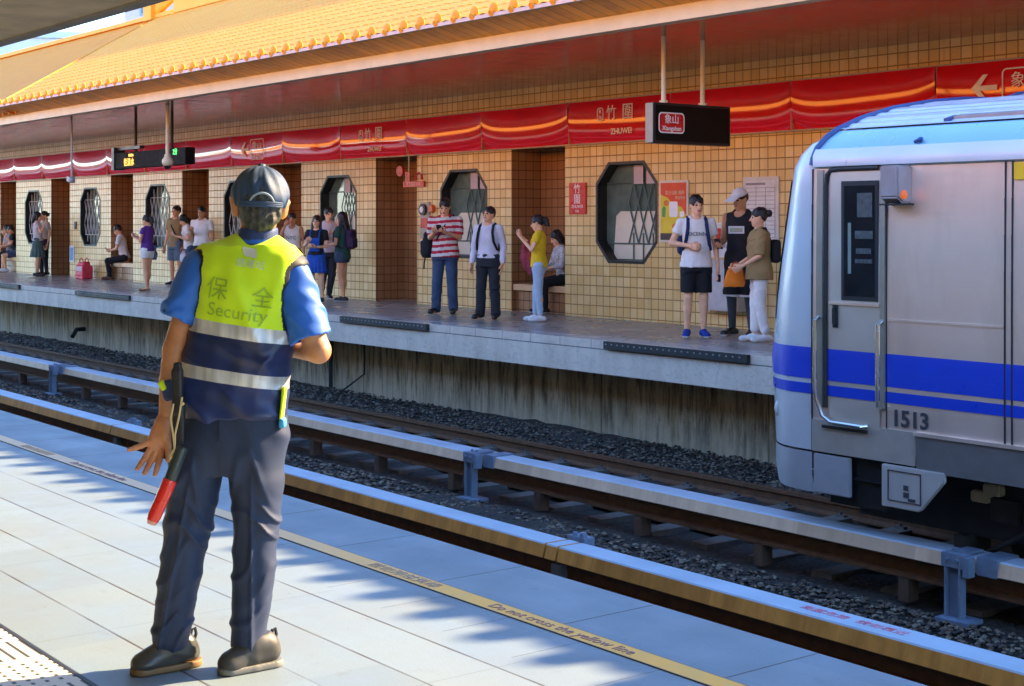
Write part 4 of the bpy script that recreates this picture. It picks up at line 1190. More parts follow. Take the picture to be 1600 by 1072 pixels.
# cameras on poles
t = world_thing('dome_camera', 'cream dome camera on a long pole hanging in front of the departure board', 'camera', (-25.39, 11.6, ZS))
b = MB(); b.tube([(-25.39, 11.6, 2.75), (-25.39, 11.6, ZS)], .035, 12); b.tube([(-25.39, 11.6, 2.78), (-25.39, 11.6, 2.70)], [.05, .07], 12); sub(b, 'hanging_pole', M['cream_metal'], t, smooth=True)
b = MB(); b.ball((-25.39, 11.6, 2.64), (.105, .105, .10)); sub(b, 'housing', M['cream_metal'], t, smooth=True)
b = MB(); b.ball((-25.39, 11.6, 2.565), (.075, .075, .07)); sub(b, 'dome', M['train_glass'], t, smooth=True)
t = world_thing('platform_camera', 'small platform camera on a thin dark pole at the left', 'camera', (-30.08, 11.6, ZS))
b = MB(); b.tube([(-30.08, 11.6, 2.48), (-30.08, 11.6, ZS)], .02, 10); sub(b, 'hanging_pole', M['grey'], t, smooth=True)
b = MB(); b.cbox((-30.12, 11.6, 2.42), (.24, .1, .10), 0, R(12)); b.ball((-30.0, 11.56, 2.40), .06); sub(b, 'housing', M['grey'], t, smooth=True)
b = MB(); b.tube([(-30.25, 11.6, 2.39), (-30.22, 11.6, 2.40)], .04, 10); sub(b, 'lens', M['black'], t)
# wall items
def plate(name, label, cat, x0, x1, z0, z1, fm, pm, border=.02, y=YW, th=.025):
    t = world_thing(name, label, cat, ((x0+x1)/2, y, z0)); b = MB(); b.box((x0, y-th, z0), (x1, y-.003, z1)); sub(b, 'frame', fm, t, bevel=.004)
    b = MB(); b.box((x0+border, y-th-.003, z0+border), (x1-border, y-th-.0005, z1-border)); sub(b, 'panel', pm, t); return t
def wt(t, body_, x, y, z, sz, m_, sx=1.0, **k):
    o = text('lettering', body_, sz, m_, t, (0, 0, 0), (R(90), 0, 0), extrude=.0006, sx=sx, **k); o.location = Vector((x, y, z)) - t.location; return o
t = plate('station_sign', 'small red vertical station sign left of the biggest octagonal window', 'sign', -17.50, -17.10, 1.65, 2.13, M['red'], M['red'], .01)
wt(t, "竹", -17.30, YW-.031, 2.03, .16, M['white_print']); wt(t, "圍", -17.30, YW-.031, 1.87, .16, M['white_print']); wt(t, "ZHUWEI", -17.30, YW-.031, 1.765, .07, M['white_print']); wt(t, "R26", -17.30, YW-.031, 1.695, .05, M['white_print'])
t = plate('poster', 'red and yellow poster beside the biggest octagonal window', 'poster', -15.49, -14.90, 1.24, 2.12, mat('cream_poster_frame', (.72, .66, .52), .5), mat('poster_red', (.78, .09, .02), .6), .035)
b = MB(); yp = YW-.0285-.002
b.prism([(-15.455, 1.37), (-14.935, 1.37), (-14.935, 1.62), (-15.02, 1.74), (-15.2, 1.78), (-15.32, 1.88), (-15.455, 1.92)], 'y', yp, yp+.001); sub(b, 'yellow_field', mat('poster_yellow', (.80, .62, .03), .6), t)
b = MB(); b.box((-15.455, yp-.001, 1.275), (-14.935, yp, 1.37)); sub(b, 'dark_footer', mat('poster_dark', (.08, .06, .04), .6), t)
b = MB(); b.prism(rrect(-15.27, -15.10, 1.60, 1.82, .03), 'y', yp-.003, yp-.002); b.prism(rrect(-15.06, -14.97, 1.60, 1.68, .02), 'y', yp-.003, yp-.002); sub(b, 'white_box', M['white_print'], t)
b = MB(); b.prism([(-15.42, 1.60), (-15.36, 1.60), (-15.34, 1.72), (-15.38, 1.76), (-15.42, 1.72)], 'y', yp-.003, yp-.002); sub(b, 'green_figure', mat('poster_green', (.08, .35, .08), .6), t)
b = MB(); b.prism([(-15.33 + .055*math.cos(a), 1.80 + .045*math.sin(a)) for a in np.linspace(0, 6.28, 12)[:-1]], 'y', yp-.003, yp-.002); b.prism([(-15.12 + .10*math.cos(a), 1.47 + .05*math.sin(a)) for a in np.linspace(0, 6.28, 12)[:-1]], 'y', yp-.003, yp-.002); sub(b, 'orange_shape', mat('poster_orange', (.75, .22, .03), .6), t)
wt(t, "夏日活動 開跑", -15.16, yp-.003, 1.94, .062, mat('poster_pale', (.85, .6, .35), .6)); wt(t, "歡迎參加", -15.05, yp-.003, 1.87, .05, mat('poster_pale', (.85, .6, .35), .6))
t = plate('timetable', 'white framed timetable on the wall behind the man in the white cap', 'timetable', -13.86, -13.22, 1.25, 2.13, mat('cream_timetable_frame', (.70, .62, .52), .5), mat('timetable_paper', (.74, .70, .64), .6), .05)
b = MB(); yq = YW-.0285-.0012
for k in range(13): b.box((-13.80, yq, 1.32+.055*k), (-13.28, yq+.0006, 1.326+.055*k))
for x in (-13.80, -13.62, -13.45, -13.285): b.box((x, yq-.0003, 1.32), (x+.008, yq+.0006, 1.99))
b.box((-13.80, yq, 2.02), (-13.45, yq+.0006, 2.05)); sub(b, 'table_grid', mat('grid_print', (.30, .26, .24), .6), t)
t = plate('notice_board', 'pale wall notice with a red circle between the boy and the cap man', 'notice', -14.45, -13.92, 1.05, 1.52, M['white'], M['paper'], .02)
b = MB(); b.prism([(-14.30 + .085*math.cos(a), 1.36 + .085*math.sin(a)) for a in np.linspace(0, 6.28, 20)[:-1]], 'y', YW-.031, YW-.0290); sub(b, 'red_circle', M['red'], t)
wt(t, "禁止吸菸", -14.1, YW-.031, 1.20, .07, M['ink'])
t = world_thing('wall_cabinet', 'grey metal wall cabinet behind the boy and the cap man', 'cabinet', (-14.15, YW, .3))
b = MB(); b.box((-14.5, YW-.22, .33), (-13.78, YW-.003, 1.02)); sub(b, 'cabinet_body', mat('pale_grey_cabinet', (.56, .54, .52), .5), t, bevel=.01)
b = MB(); b.box((-14.46, YW-.228, .37), (-13.82, YW-.221, .98)); sub(b, 'door', mat('pale_grey_cabinet', (.56, .54, .52), .5), t, bevel=.003)
b = MB(); b.box((-13.90, YW-.24, .62), (-13.87, YW-.229, .74)); sub(b, 'handle', M['black'], t)
# two holders in the alcove
xh = -21.98; yh = YW + .585
t = world_thing('leaflet_holder', 'white holder with blue and red leaflet pockets in the dark alcove', 'holder', (xh, yh, .5))
b = MB(); b.box((xh-.28, yh-.02, .50), (xh+.28, yh, .98)); sub(b, 'back_board', M['white'], t)
for dx, m_, nm in ((-.15, M['blue'], 'blue_pocket'), (.13, M['red'], 'red_pocket')):
    b = MB(); b.box((xh+dx-.10, yh-.09, .53), (xh+dx+.10, yh-.021, .86)); sub(b, nm, m_, t, bevel=.008)
    b = MB(); b.box((xh+dx-.05, yh-.0945, .60), (xh+dx+.05, yh-.0905, .74)); sub(b, 'pocket_label', M['white_print'], t)
    b = MB(); b.box((xh+dx-.08, yh-.07, .85), (xh+dx+.08, yh-.03, .95)); sub(b, 'leaflets', M['paper'], t)
# red sign hanging out of the alcove
t = world_thing('emergency_phone_sign', 'red hanging emergency phone sign with a white handset in the alcove', 'sign', (-21.95, YW-.1, 2.2))
yz = YW - .06
b = MB(); b.prism([(-22.18 + .105*math.cos(a), 2.44 + .095*math.sin(a)) for a in np.linspace(0, 6.28, 22)[:-1]], 'y', yz, yz+.03); sub(b, 'round_plate', M['red'], t)
b = MB(); b.box((-22.06, yz, 2.15), (-21.42, yz+.03, 2.25)); b.box((-22.0, yz+.005, 2.251), (-21.86, yz+.025, 2.42)); sub(b, 'plate', M['red'], t)
wt(t, "緊急電話 SOS", -21.74, yz-.002, 2.20, .075, mat('pale_red_print', (.8, .45, .4), .5)); wt(t, "SOS", -22.18, yz-.002, 2.44, .07, mat('pale_red_print', (.8, .45, .4), .5))
b = MB(); b.tube([(-21.68, yz+.01, 2.28), (-21.66, yz+.01, 2.36), (-21.58, yz+.01, 2.40), (-21.50, yz+.01, 2.36), (-21.48, yz+.01, 2.28)], [.03, .018, .016, .018, .03], 8); sub(b, 'handset', M['red'], t, smooth=True)
b = MB(); b.tube([(-21.9, yz+.015, 2.26), (-21.9, yz+.015, 2.72)], .012, 8); b.tube([(-21.5, yz+.015, 2.26), (-21.5, yz+.015, 2.72)], .012, 8); sub(b, 'hanging_rod', M['cream_metal'], t)
# fire alarm station
t = world_thing('alarm_station', 'wall alarm station with black bell and red lamp left of the striped shirt man', 'alarm', (-21.3, YW, 1.2))
b = MB(); b.box((-21.55, YW-.04, 1.25), (-21.28, YW-.003, 1.88)); sub(b, 'back_plate', mat('worn_alarm_plate', (.5, .42, .32), .6), t)
b = MB(); b.tube([(-21.43, YW-.04, 1.75), (-21.43, YW-.09, 1.75)], .10, 20); sub(b, 'bell', M['black'], t, smooth=True)
b = MB(); b.tube([(-21.43, YW-.092, 1.75), (-21.43, YW-.10, 1.75)], .055, 16); sub(b, 'bell_cap', M['white'], t)
b = MB(); b.tube([(-21.20, YW-.003, 1.76), (-21.20, YW-.07, 1.76)], [.075, .06], 16); sub(b, 'red_lamp', mat('red_lamp_glass', (.7, .10, .02), .25), t, smooth=True)
b = MB(); b.box((-21.52, YW-.055, 1.43), (-21.31, YW-.041, 1.60)); sub(b, 'red_push', M['red'], t, bevel=.004)
b = MB(); b.box((-21.54, YW-.05, 1.05), (-21.34, YW-.003, 1.22)); sub(b, 'white_plate', M['white'], t)
b = MB(); b.box((-24.02, YW-.02, 1.28), (-23.96, YW-.003, 1.36)); t = world_thing('light_switch', 'small pale switch on the wall behind the woman with long hair', 'switch', (-23.5, YW, 1.3)); sub(b, 'switch_plate', M['white'], t)
# small notice at far left and red shopping bag
t = plate('wall_notice', 'small white and blue notice low on the wall at the far left', 'notice', -38.02, -37.72, .48, .92, M['white'], mat('notice_blue', (.12, .35, .6), .5), .05)
t = plate('wall_notice', 'tiny dark notice on the wall above the red shopping bag', 'notice', -37.7, -37.58, 1.35, 1.55, M['black'], M['black'], .01)
F = Field(); F.box((0, 0, .17), (.50, .28, .34), .03); F.box((0, 0, .36), (.40, .2, .14), .05, k=.04); F.disp(folds(.010, 14, 2))
o = blob('shopping_bag', F, .012, [mat('red_shopping_bag', (.62, .03, .06), .55, var=.2, scale=10), mat('pale_bag_print', (.62, .35, .38), .55)], None, pick=lambda c: ((np.abs(c[:, 2] - .26) < .06) & (np.abs(c[:, 0]) < .17)).astype(int))
o.location = (-36.4, 14.36, .096); tag(o, 'red shopping bag standing on the far platform floor', 'bag')
b = MB()
for y in (-.07, .07): b.tube([(-.12, y, .40), (-.09, y, .50), (0, y, .53), (.09, y, .50), (.12, y, .40)], .012, 6)
b.build('handle', mat('red_shopping_bag', (.62, .03, .06), .55), o)
# rubber gap fillers on the platform edge
gap_lab = {-12.33: 'black rubber gap filler strip on the platform edge beside the train', -18.48: 'black rubber gap filler strip on the platform edge below the striped shirt man', -24.6: 'black rubber gap filler strip on the platform edge behind the guard', -29.06: 'black rubber gap filler strip on the edge below the woman in purple', -35.3: 'black rubber gap filler strip at the far left of the platform edge'}
for xc, lab in gap_lab.items():
    t = world_thing('gap_filler', lab, 'edge strip', (xc, 11.86, .0), 'rubber gap fillers')
    L = 1.18 if xc > -28 else 1.4
    b = MB(); b.box((xc-L, 11.815, -.005), (xc+L, 11.869, .085)); sub(b, 'rubber_strip', M['rubber'], t)
    b = MB(); n = int(L*2/.1)
    for k in range(n): x = xc-L+.05+.1*k; b.box((x-.012, 11.811, .045), (x+.012, 11.8145, .06))
    sub(b, 'stud_row', mat('grey_studs', (.3, .3, .3), .5), t)["kind"] = 'stuff'
# cables hanging on the stained wall
for x0, lab in ((-21.2, 'black cable loop on the stained wall beside the guard\'s elbow'), (-32.0, 'dark pipe stub poking out of the stained wall at the left')):
    b = MB()
    if x0 > -30:
        b.tube([(x0, 12.6, -.33), (x0-.02, 12.58, -.8), (x0+.02, 12.56, -1.2)], .035, 8); b.tube([(x0-1.2, 12.6, -.6), (x0-.9, 12.55, -.78), (x0-.5, 12.55, -.72), (x0-.2, 12.58, -.45)], .018, 8); b.tube([(x0+1.0, 12.6, -.33), (x0+1.0, 12.6, -.9), (x0+.5, 12.5, -1.2)], .016, 8)
    else:
        b.tube([(x0, 12.64, -.85), (x0, 12.45, -.86), (x0+.15, 12.3, -1.0)], .05, 10)
    tag(b.build('wall_cable', M['dark'], None, smooth=True), lab, 'cable')
# ------------------------------------------------------------------ people on the far platform
def skin_mat(name, c):
    g = G(name); g.color(g.mix(g.ramp(g.noise(14, 4), .3, .7), tuple(k*.9 for k in c), tuple(min(1, k*1.08) for k in c)))
    g.set(Roughness=.5, Subsurface_Weight=.12); g.b.inputs["Subsurface Radius"].default_value = (.012, .005, .003)
    return g.m
SK = [skin_mat('light_tan_skin', (.90, .50, .29)), skin_mat('tan_skin', (.84, .42, .22)), skin_mat('warm_brown_skin', (.62, .29, .14))]
M['eye'] = mat('dark_eye', (.02, .015, .012), .2); M['lip'] = mat('lip', (.42, .13, .11), .45); M['brow'] = mat('brow', (.03, .02, .018), .7)
M['hair'] = mat('black_hair', (.014, .012, .012), .42, var=.4, scale=60, bump=.4, bscale=200); M['hair_brown'] = mat('dark_brown_hair', (.045, .02, .012), .42, var=.4, scale=60, bump=.4, bscale=200)
def cloth(name, c, rough=.8, var=.1, scale=9): return mat(name, c, rough, var=var, scale=scale, bump=.15, bscale=220, spec=.25)

def hand_mesh(curl, h=.0055):
    """right hand: wrist at the origin, fingers along +z, palm facing +y, thumb on -x"""
    F = Field()
    F.cap((0, 0, -.02), (0, 0, .02), .025, .03, .01, flat=((0, 1, 0), 1.35))
    F.ell((.002, .004, .052), (.042, .015, .052), k=.012)
    for i, (x, L, a) in enumerate(((-.030, .072, -.10), (-.010, .082, -.03), (.011, .076, .04), (.030, .060, .14))):
        p = Vector((x, .002, .088)); ang = 0; pts = [p.copy()]
        for j, fr in enumerate((.42, .33, .25)):
            ang += curl * (.8, 1.0, .7)[j]
            d = Vector((math.sin(a) * math.cos(ang), math.sin(ang), math.cos(ang) * math.cos(a)))
            p = p + d * L * fr * (1.15); pts.append(p.copy())
        F.chain([tuple(q) for q in pts], [.0105, .0095, .0088, .0075], k=.006)
    F.chain([(-.022, .006, .02), (-.046, .016, .045), (-.052, .03 + .01 * curl, .07), (-.047 + .012 * curl, .04 + .015 * curl, .09)], [.016, .0135, .011, .0085], k=.012)
    return F.mesh(h, .012)
HANDS = {'relaxed': hand_mesh(.28), 'grip': hand_mesh(.85)}

def frame(o, z, y):
    z = Vector(z).normalized(); y = Vector(y); y = (y - z * y.dot(z))
    y = y.normalized() if y.length > 1e-4 else z.orthogonal().normalized()
    x = y.cross(z); m = Matrix.Identity(4)
    for i in range(3): m[i][0], m[i][1], m[i][2], m[i][3] = x[i], y[i], z[i], o[i]
    return m

ARM = {
 'hang': ((.235, -.03, 1.11), (.25, .05, .86), 'relaxed', (-1, .3, 0)),
 'pocket': ((.25, -.07, 1.12), (.20, .05, .92), 'relaxed', (-1, .4, 0)),
 'phone': ((.225, .03, 1.13), (.09, .27, 1.20), 'grip', (-.3, .0, 1)),
 'phone_high': ((.23, .08, 1.16), (.08, .29, 1.36), 'grip', (-.4, -.6, .5)),
 'phone_low': ((.23, .0, 1.11), (.16, .25, 1.06), 'grip', (-.6, .0, 1)),
 'face': ((.24, .12, 1.18), (.10, .23, 1.45), 'grip', (-.3, -1, 0)),
 'strap': ((.30, .02, 1.14), (.11, .17, 1.11), 'grip', (-.4, -1, 0)),
 'bag': ((.21, .04, 1.10), (.17, .24, .98), 'grip', (-1, 0, .2)),
 'carry': ((.22, .03, 1.11), (.07, .24, 1.10), 'grip', (-.3, -.3, 1)),
 'lap': ((.23, .10, 1.13), (.09, .30, 1.08), 'grip', (-.3, 0, 1)),
}
def person(label, loc, ang, H, skin=0, sex='m', bulk=1.0, arms=('hang', 'hang'), legs=None, seat=None, head=(0, 0), lean=0.0,
           top=None, bottom=None, shoes=None, hair=None, smile=False, group='people waiting on the far platform', seed=0):
    """ang: world direction the body faces, degrees. head: (turn to the person's left, nod down) in degrees"""
    s = H / 1.70
    fem = sex == 'f'
    bw = bulk * (.90 if fem else 1.0)
    r_ = np.random.default_rng(seed)
    DZ = 0.0
    if seat is not None: DZ = (seat / s) + .10 - .90
    def up(p): return (p[0], p[1] + lean * max(0, p[2] - .9), p[2] + DZ)
    sh = .182 * bw
    # legs
    hipx = .088
    lg = []
    for i, sd in enumerate((1, -1)):
        if seat is not None:
            kz = .50 if seat / s > .42 else .47
            kn = (sd * (.10 + r_.uniform(-.01, .02)), .40, seat / s + .03); an = (sd * .11, .37 + r_.uniform(-.03, .08), .085)
        else:
            kn, an = (sd * .10, .015, .485), (sd * .105, -.02, .085)
            if legs: kn, an = legs[i]
        lg.append(((sd * hipx, 0, .90 + DZ), kn, an))
    # head transform
    Mh = Matrix.Translation(up((0, .0, 1.475))) @ Matrix.Rotation(R(head[0]), 4, 'Z') @ Matrix.Rotation(R(-head[1]), 4, 'X') @ Matrix.Translation((0, 0, -1.475))
    F = Field()
    hips = .160 if fem else .150; waist = .118 if fem else .132
    tz = [(.80, 0, 0, hips*.8*bw, .09), (.90, 0, -.005, hips*bw, .108*bulk), (.98, 0, 0, (hips-.012)*bw, .102*bulk), (1.09, 0, .005, waist*bw, .092*bulk), (1.22, 0, .005, .145*bw, .10*bulk), (1.33, 0, 0, .160*bw, .10), (1.40, 0, -.005, .135*bw, .085), (1.45, 0, -.005, .075, .06)]
    def lift(rows): return [(z + DZ, x, y + lean * max(0, z - .9), a, c) for z, x, y, a, c in rows]
    F.loft(lift(tz), k=.02)
    F.cap(up((0, -.012, 1.40)), up((0, .0, 1.52)), .058, .050, .03)
    arms_j = []
    for i, sd in enumerate((1, -1)):
        a = arms[i]; a = ARM[a] if isinstance(a, str) else a
        S = up((sd * sh, -.005, 1.385)); E = up((sd * a[0][0], a[0][1], a[0][2])); W = up((sd * a[1][0], a[1][1], a[1][2]))
        ar = .9 if fem else 1.0
        F.cap(S, E, .047 * ar, .037 * ar, .03); F.cap(E, W, .037 * ar, .025 * ar, .012)
        arms_j.append((S, E, W, a))
    for (h_, k_, n_) in lg:
        F.cap(h_, k_, .078, .052, .02); F.cap(k_, n_, .053, .034, .012)
        mid = tuple(k_[q] * .68 + n_[q] * .32 for q in range(3)); F.ell((mid[0], mid[1] - .018, mid[2]), (.046, .05, .10), k=.03)
        F.cap((n_[0], n_[1] - .01, .045), (n_[0] * 1.15, n_[1] + .14, .03), .036, .028, .02)
    # head
    hd = Field(Mh)
    hd.ell((0, -.008, 1.603), (.074, .093, .098)); hd.ell((0, .028, 1.54), (.056, .062, .072), k=.03); hd.ell((0, .062, 1.502), (.026, .024, .022), k=.025)
    hd.cap((0, .083, 1.60), (0, .108, 1.566), .010, .0145, .012)
    for sd in (1, -1):
        hd.ell((sd * .031, .096, 1.603), (.017, .014, .011), k=.012, mode='sub'); hd.ell((sd * .031, .080, 1.602), (.0135, .012, .0105), k=.003)
        hd.ell((sd * .078, -.005, 1.588), (.010, .02, .031), k=.008)
    hd.cap((-.018, .089, 1.535), (.018, .089, 1.535), .008, .008, .01)
    F.field(hd, k=.02)
    ex = []
    for i, sd in enumerate((1, -1)):
        S, E, W, a = arms_j[i]
        d = (Vector(W) - Vector(E)).normalized(); pn = Vector((sd * a[3][0], a[3][1], a[3][2]))
        V, Q = HANDS[a[2]]; V = V.copy(); Q = Q.copy()
        if sd < 0: V[:, 0] *= -1; Q = Q[:, ::-1]
        m = np.array(frame(Vector(W) + d * .015, d, pn)); ex.append((V @ m[:3, :3].T + m[:3, 3], Q))
    Mi = np.linalg.inv(np.array(Mh))
    def pick(c):
        q = c @ Mi[:3, :3].T + Mi[:3, 3]; mi = np.zeros(len(c), int)
        ax = np.abs(q[:, 0])
        mi[(np.abs(ax - .031) < .013) & (np.abs(q[:, 2] - 1.602) < .0085) & (q[:, 1] > .072)] = 1
        mi[(np.abs(ax - .032) < .02) & (np.abs(q[:, 2] - 1.627) < .006) & (q[:, 1] > .06)] = 3
        mi[(ax < .021) & (np.abs(q[:, 2] - 1.535) < .0085) & (q[:, 1] > .07)] = 2
        if smile: mi[(ax < .014) & (np.abs(q[:, 2] - 1.536) < .004) & (q[:, 1] > .07)] = 4
        return mi
    P_ = blob('person', F, .009, [SK[skin], M['eye'], M['lip'], M['brow'], M['white']], None, pick, extra=ex)
    P_.location = loc; P_.rotation_euler = (0, 0, R(ang - 90)); P_.scale = (s, s, s)
    tag(P_, label, 'person', group)
    # top garment
    if top:
        st_ = top.get('style', 'tee'); off = top.get('loose', .016); hem = top.get('hem', .90)
        T_ = Field()
        rows = [(z, x, y, a + off + max(0, 1.15 - z) * top.get('flare', .04), c + off + max(0, 1.15 - z) * top.get('flare', .04)) for z, x, y, a, c in tz if z > .86]
        rows = [(hem - .0, 0, 0, rows[0][3] + .004, rows[0][4] + .004)] + [q for q in rows if q[0] > hem + .02]
        rows[-1] = (1.455, 0, -.005, .07, .062)
        T_.loft(lift(rows), k=.015)
        if fem: 
            for sd in (1, -1): T_.ell(up((sd * .065, .085, 1.27)), (.055, .045, .055), k=.04)
        T_.cap(up((-sh*.8, -.005, 1.385)), up((sh*.8, -.005, 1.385)), .052, .052, .03); T_.cap(up((-.06, -.01, 1.425)), up((.06, -.01, 1.425)), .05, .05, .04)
        sl = top.get('sleeve', .55)
        for S, E, W, a in arms_j:
            S_, E_, W_ = Vector(S), Vector(E), Vector(W)
            if sl <= 0: continue
            sf = Field(); r0 = .052 + off * .25
            if sl <= 1:
                e = S_.lerp(E_, sl); sf.cap(S, tuple(e), r0, .050 + off * .5, .0); d = (e - S_).normalized(); sf.cut(tuple(d), float(e.dot(d)) - .002)
            else:
                e = E_.lerp(W_, sl - 1); sf.cap(S, E, r0, .047 + off * .4, 0); sf.cap(E, tuple(e), .047 + off * .4, .036 + off * .3, .012)
            T_.field(sf, k=.02)
        T_.disp(folds(top.get('fold', .0035), 17, seed + 3))
        nk = top.get('neck', .052)
        T_.ell(up((0, .045, 1.475)), (nk + .018, .07, nk + .005), k=.006, mode='sub')
        if st_ == 'tank':
            for sd in (1, -1): T_.ell(up((sd * (sh + .055), 0, 1.36)), (.085, .2, .12), k=.01, mode='sub')
            T_.ell(up((0, .06, 1.46)), (.075, .08, .09), k=.006, mode='sub')
        pk = None; ms = [top['mat']]
        if 'stripes' in top:
            ms += [top['stripes']]; pk = lambda c: (np.mod(c[:, 2] - .02 + .012 * np.sin(c[:, 0] * 9), .088) < .042).astype(int)
        o = blob('shirt', T_, .009, ms, P_, pk)
        if 'print' in top:
            for body_, sz, zz, pm in top['print']:
                dg = bpy.context.evaluated_depsgraph_get()
                t = text('shirt_lettering', body_, sz, pm, o, up((0, .3, zz)), (R(90), 0, R(180)), extrude=.002)
                ok, hit, nrm, _ = o.ray_cast(Vector(up((0, .6, zz))), Vector((0, -1, 0)))
                if ok: t.location = (hit.x, hit.y + .010, hit.z)
        if 'patch' in top:
            w, h_, zz, pm, pm2 = top['patch']
            ok, hit, nrm, _ = o.ray_cast(Vector(up((0, .6, zz))), Vector((0, -1, 0)))
            b = MB(); y = (hit.y if ok else .12)
            q = [(x_, y + .012 - .9 * x_ * x_, zz + DZ + v * h_/2) for v in (-1, 1) for x_ in np.linspace(-w/2, w/2, 7)]
            b.add(q, [(i, i+1, i+8, i+7) for i in range(6)]); b.build('shirt_patch', pm, o, smooth=True)
            q = [(p[0] * .82, p[1] + .004, zz + DZ + (p[2] - zz - DZ) * .6) for p in q]
            b = MB(); b.add(q, [(i, i+1, i+8, i+7) for i in range(6)]); b.build('shirt_patch_print', pm2, o, smooth=True)
    # lower garment
    if bottom:
        kind = bottom['kind']; B = Field(); ls = bottom.get('loose', .014); wz = bottom.get('waist', .985)
        pel = [(.80, 0, 0, (hips*.96+ls)*bw, .10+ls), (.90, 0, -.008, (hips+ls+.004)*bw, .112*bulk+ls), (.985, 0, 0, (hips-.01+ls)*bw, .105*bulk+ls*.7)]
        if wz > 1.0: pel.append((wz, 0, .004, (waist + .014) * bw, .108 * bulk))
        if kind in ('trousers', 'shorts', 'leggings'):
            if kind != 'leggings':
                B.loft(lift(pel[0 if seat is None else 1:]), k=.02)
            for (h_, k_, n_) in lg:
                a_ = Vector(h_); k2 = Vector(k_); n2 = Vector(n_)
                if kind == 'leggings': B.cap(k_, n_, .062, .042, .01); B.cap(tuple(a_.lerp(k2, .6)), k_, .068, .062, .01)
                elif kind == 'trousers':
                    e = k2.lerp(n2, bottom.get('len', .97)); w1 = bottom.get('ankle', .05)
                    B.cap(h_, k_, .094 + ls * .3, .066 + ls * .4, .03); B.cap(k_, tuple(e), .066 + ls * .4, w1, .02)
                else:
                    L = bottom.get('len', .8); sf = Field(); e = a_.lerp(k2, L) if L <= 1 else k2.lerp(n2, L - 1)
                    sf.cap(h_, tuple(e), .098 + ls * .3, (.082 if L > .6 else .092) + ls * .6, 0); d = (e - a_).normalized(); sf.cut(tuple(d), float(e.dot(d)) - .002); B.field(sf, k=.03)
        elif kind == 'skirt':
            zb = bottom.get('hem', .52); w = bottom.get('w', .21)
            B.loft(lift([(zb, 0, .0, w, w*.82), (.75, 0, 0, (w + hips + ls) / 2, .145), (.90, 0, -.005, hips + ls + .006, .125), (.985, 0, 0, hips - .005 + ls, .112), (wz, 0, .003, waist + .015, .10)]), k=.01)
            B.disp(lambda P: .010 * np.clip((.92 - P[..., 2]) * 3, 0, 1) * np.sin(np.arctan2(P[..., 1], P[..., 0]) * 14))
        B.disp(folds(bottom.get('fold', .0045), 14, seed + 9))
        pk = None; ms = [bottom['mat']]
        if 'hemstripe' in bottom:
            ms.append(bottom['hemstripe']); zl = min(k_[2] for _, k_, _ in lg) if bottom.get('len', .8) <= 1 else 0
            hz = bottom['hemz']; pk = lambda c: (np.abs(c[:, 2] - hz) < .017).astype(int)
        o = blob('leggings' if kind == 'leggings' else ('skirt' if kind == 'skirt' else kind), B, .009, ms, P_, pk)
        if 'under' in bottom:
            U = Field()
            for (h_, k_, n_) in lg:
                U.cap(h_, k_, .085, .060, .02); U.cap(k_, tuple(Vector(k_).lerp(Vector(n_), .93)), .060, .041, .02)
            blob('leggings', U, .009, bottom['under'], P_)
        if 'bib' in bottom:
            b_ = Field(); b_.box(up((0, .125, 1.14)), (.2, .03, .26), .012); b_.disp(folds(.003, 14, seed))
            blob('dungaree_bib', b_, .009, bottom['mat'], P_)
            b = MB()
            for sd in (1, -1): b.tube([up((sd*.085, .14, 1.25)), up((sd*.095, .10, 1.40)), up((sd*.09, .0, 1.455)), up((sd*.06, -.11, 1.35)), up((0, -.13, 1.15))], .014, 6)
            b.build('dungaree_strap', bottom['mat'], P_, smooth=True)
    # shoes
    if shoes:
        up_, so_ = shoes['mat'], shoes.get('sole', M['white'])
        for (h_, k_, n_) in lg:
            d = Vector((n_[0] * .9, .5, 0)).normalized(); x0, y0 = n_[0], n_[1]; zf = 0.0
            toe = Vector((x0, y0, 0)) + d * .165; heel = Vector((x0, y0, 0)) - d * .055
            S_ = Field(); zt_ = .05
            S_.cap((heel.x, heel.y, .055), (toe.x, toe.y, .038), .040, .036, .01)
            S_.cap((x0, y0, .075), (x0 + d.x * .05, y0 + d.y * .05, .06), .042, .04, .03)
            if not shoes.get('open'): S_.ell((toe.x - d.x*.02, toe.y - d.y*.02, .04), (.045, .055, .034), k=.02)
            S_.cut((0, 0, -1), -.006); S_.cut((0, 0, 1), .112 if not shoes.get('open') else .055)
            pk = lambda c: (c[:, 2] < shoes.get('solez', .028)).astype(int)
            blob('shoe', S_, .008, [up_, so_], P_, pk)
    # hair
    if hair:
        hm = hair.get('mat', M['hair']); Hf = Field(Mh); st_ = hair['style']
        Hf.ell((0, -.018, 1.618), (.086, .102, .098), k=.01)
        if st_ in ('short', 'bun', 'long', 'bob', 'pony'): Hf.ell((0, -.03, 1.66), (.078, .088, .066), k=.02)
        if st_ in ('long', 'bob'):
            L = {'long': 1.28, 'bob': 1.49}[st_] if 'len' not in hair else hair['len']
            Hf.cap((0, -.06, 1.60), (0, -.115, L), .085, .07, .03, flat=((0, 1, 0), 1.5))
            for sd in (1, -1): Hf.cap((sd * .07, -.01, 1.61), (sd * .083, -.01 if L > 1.4 else .0, max(L + .04, 1.30)), .032, .028, .02)
        if st_ == 'pony': Hf.chain([(0, -.10, 1.64), (0, -.15, 1.60), (0, -.15, 1.48), (0, -.12, 1.34)], [.035, .045, .042, .02], k=.02)
        if st_ == 'bun': Hf.ell((0, -.135, 1.63), (.048, .045, .048), k=.015)
        if st_ == 'cap':
            pass
        fr = hair.get('fringe', 1.642)
        Hf.ell((0, .105, fr - .105), (.066, .085, .105), k=.012, mode='sub')
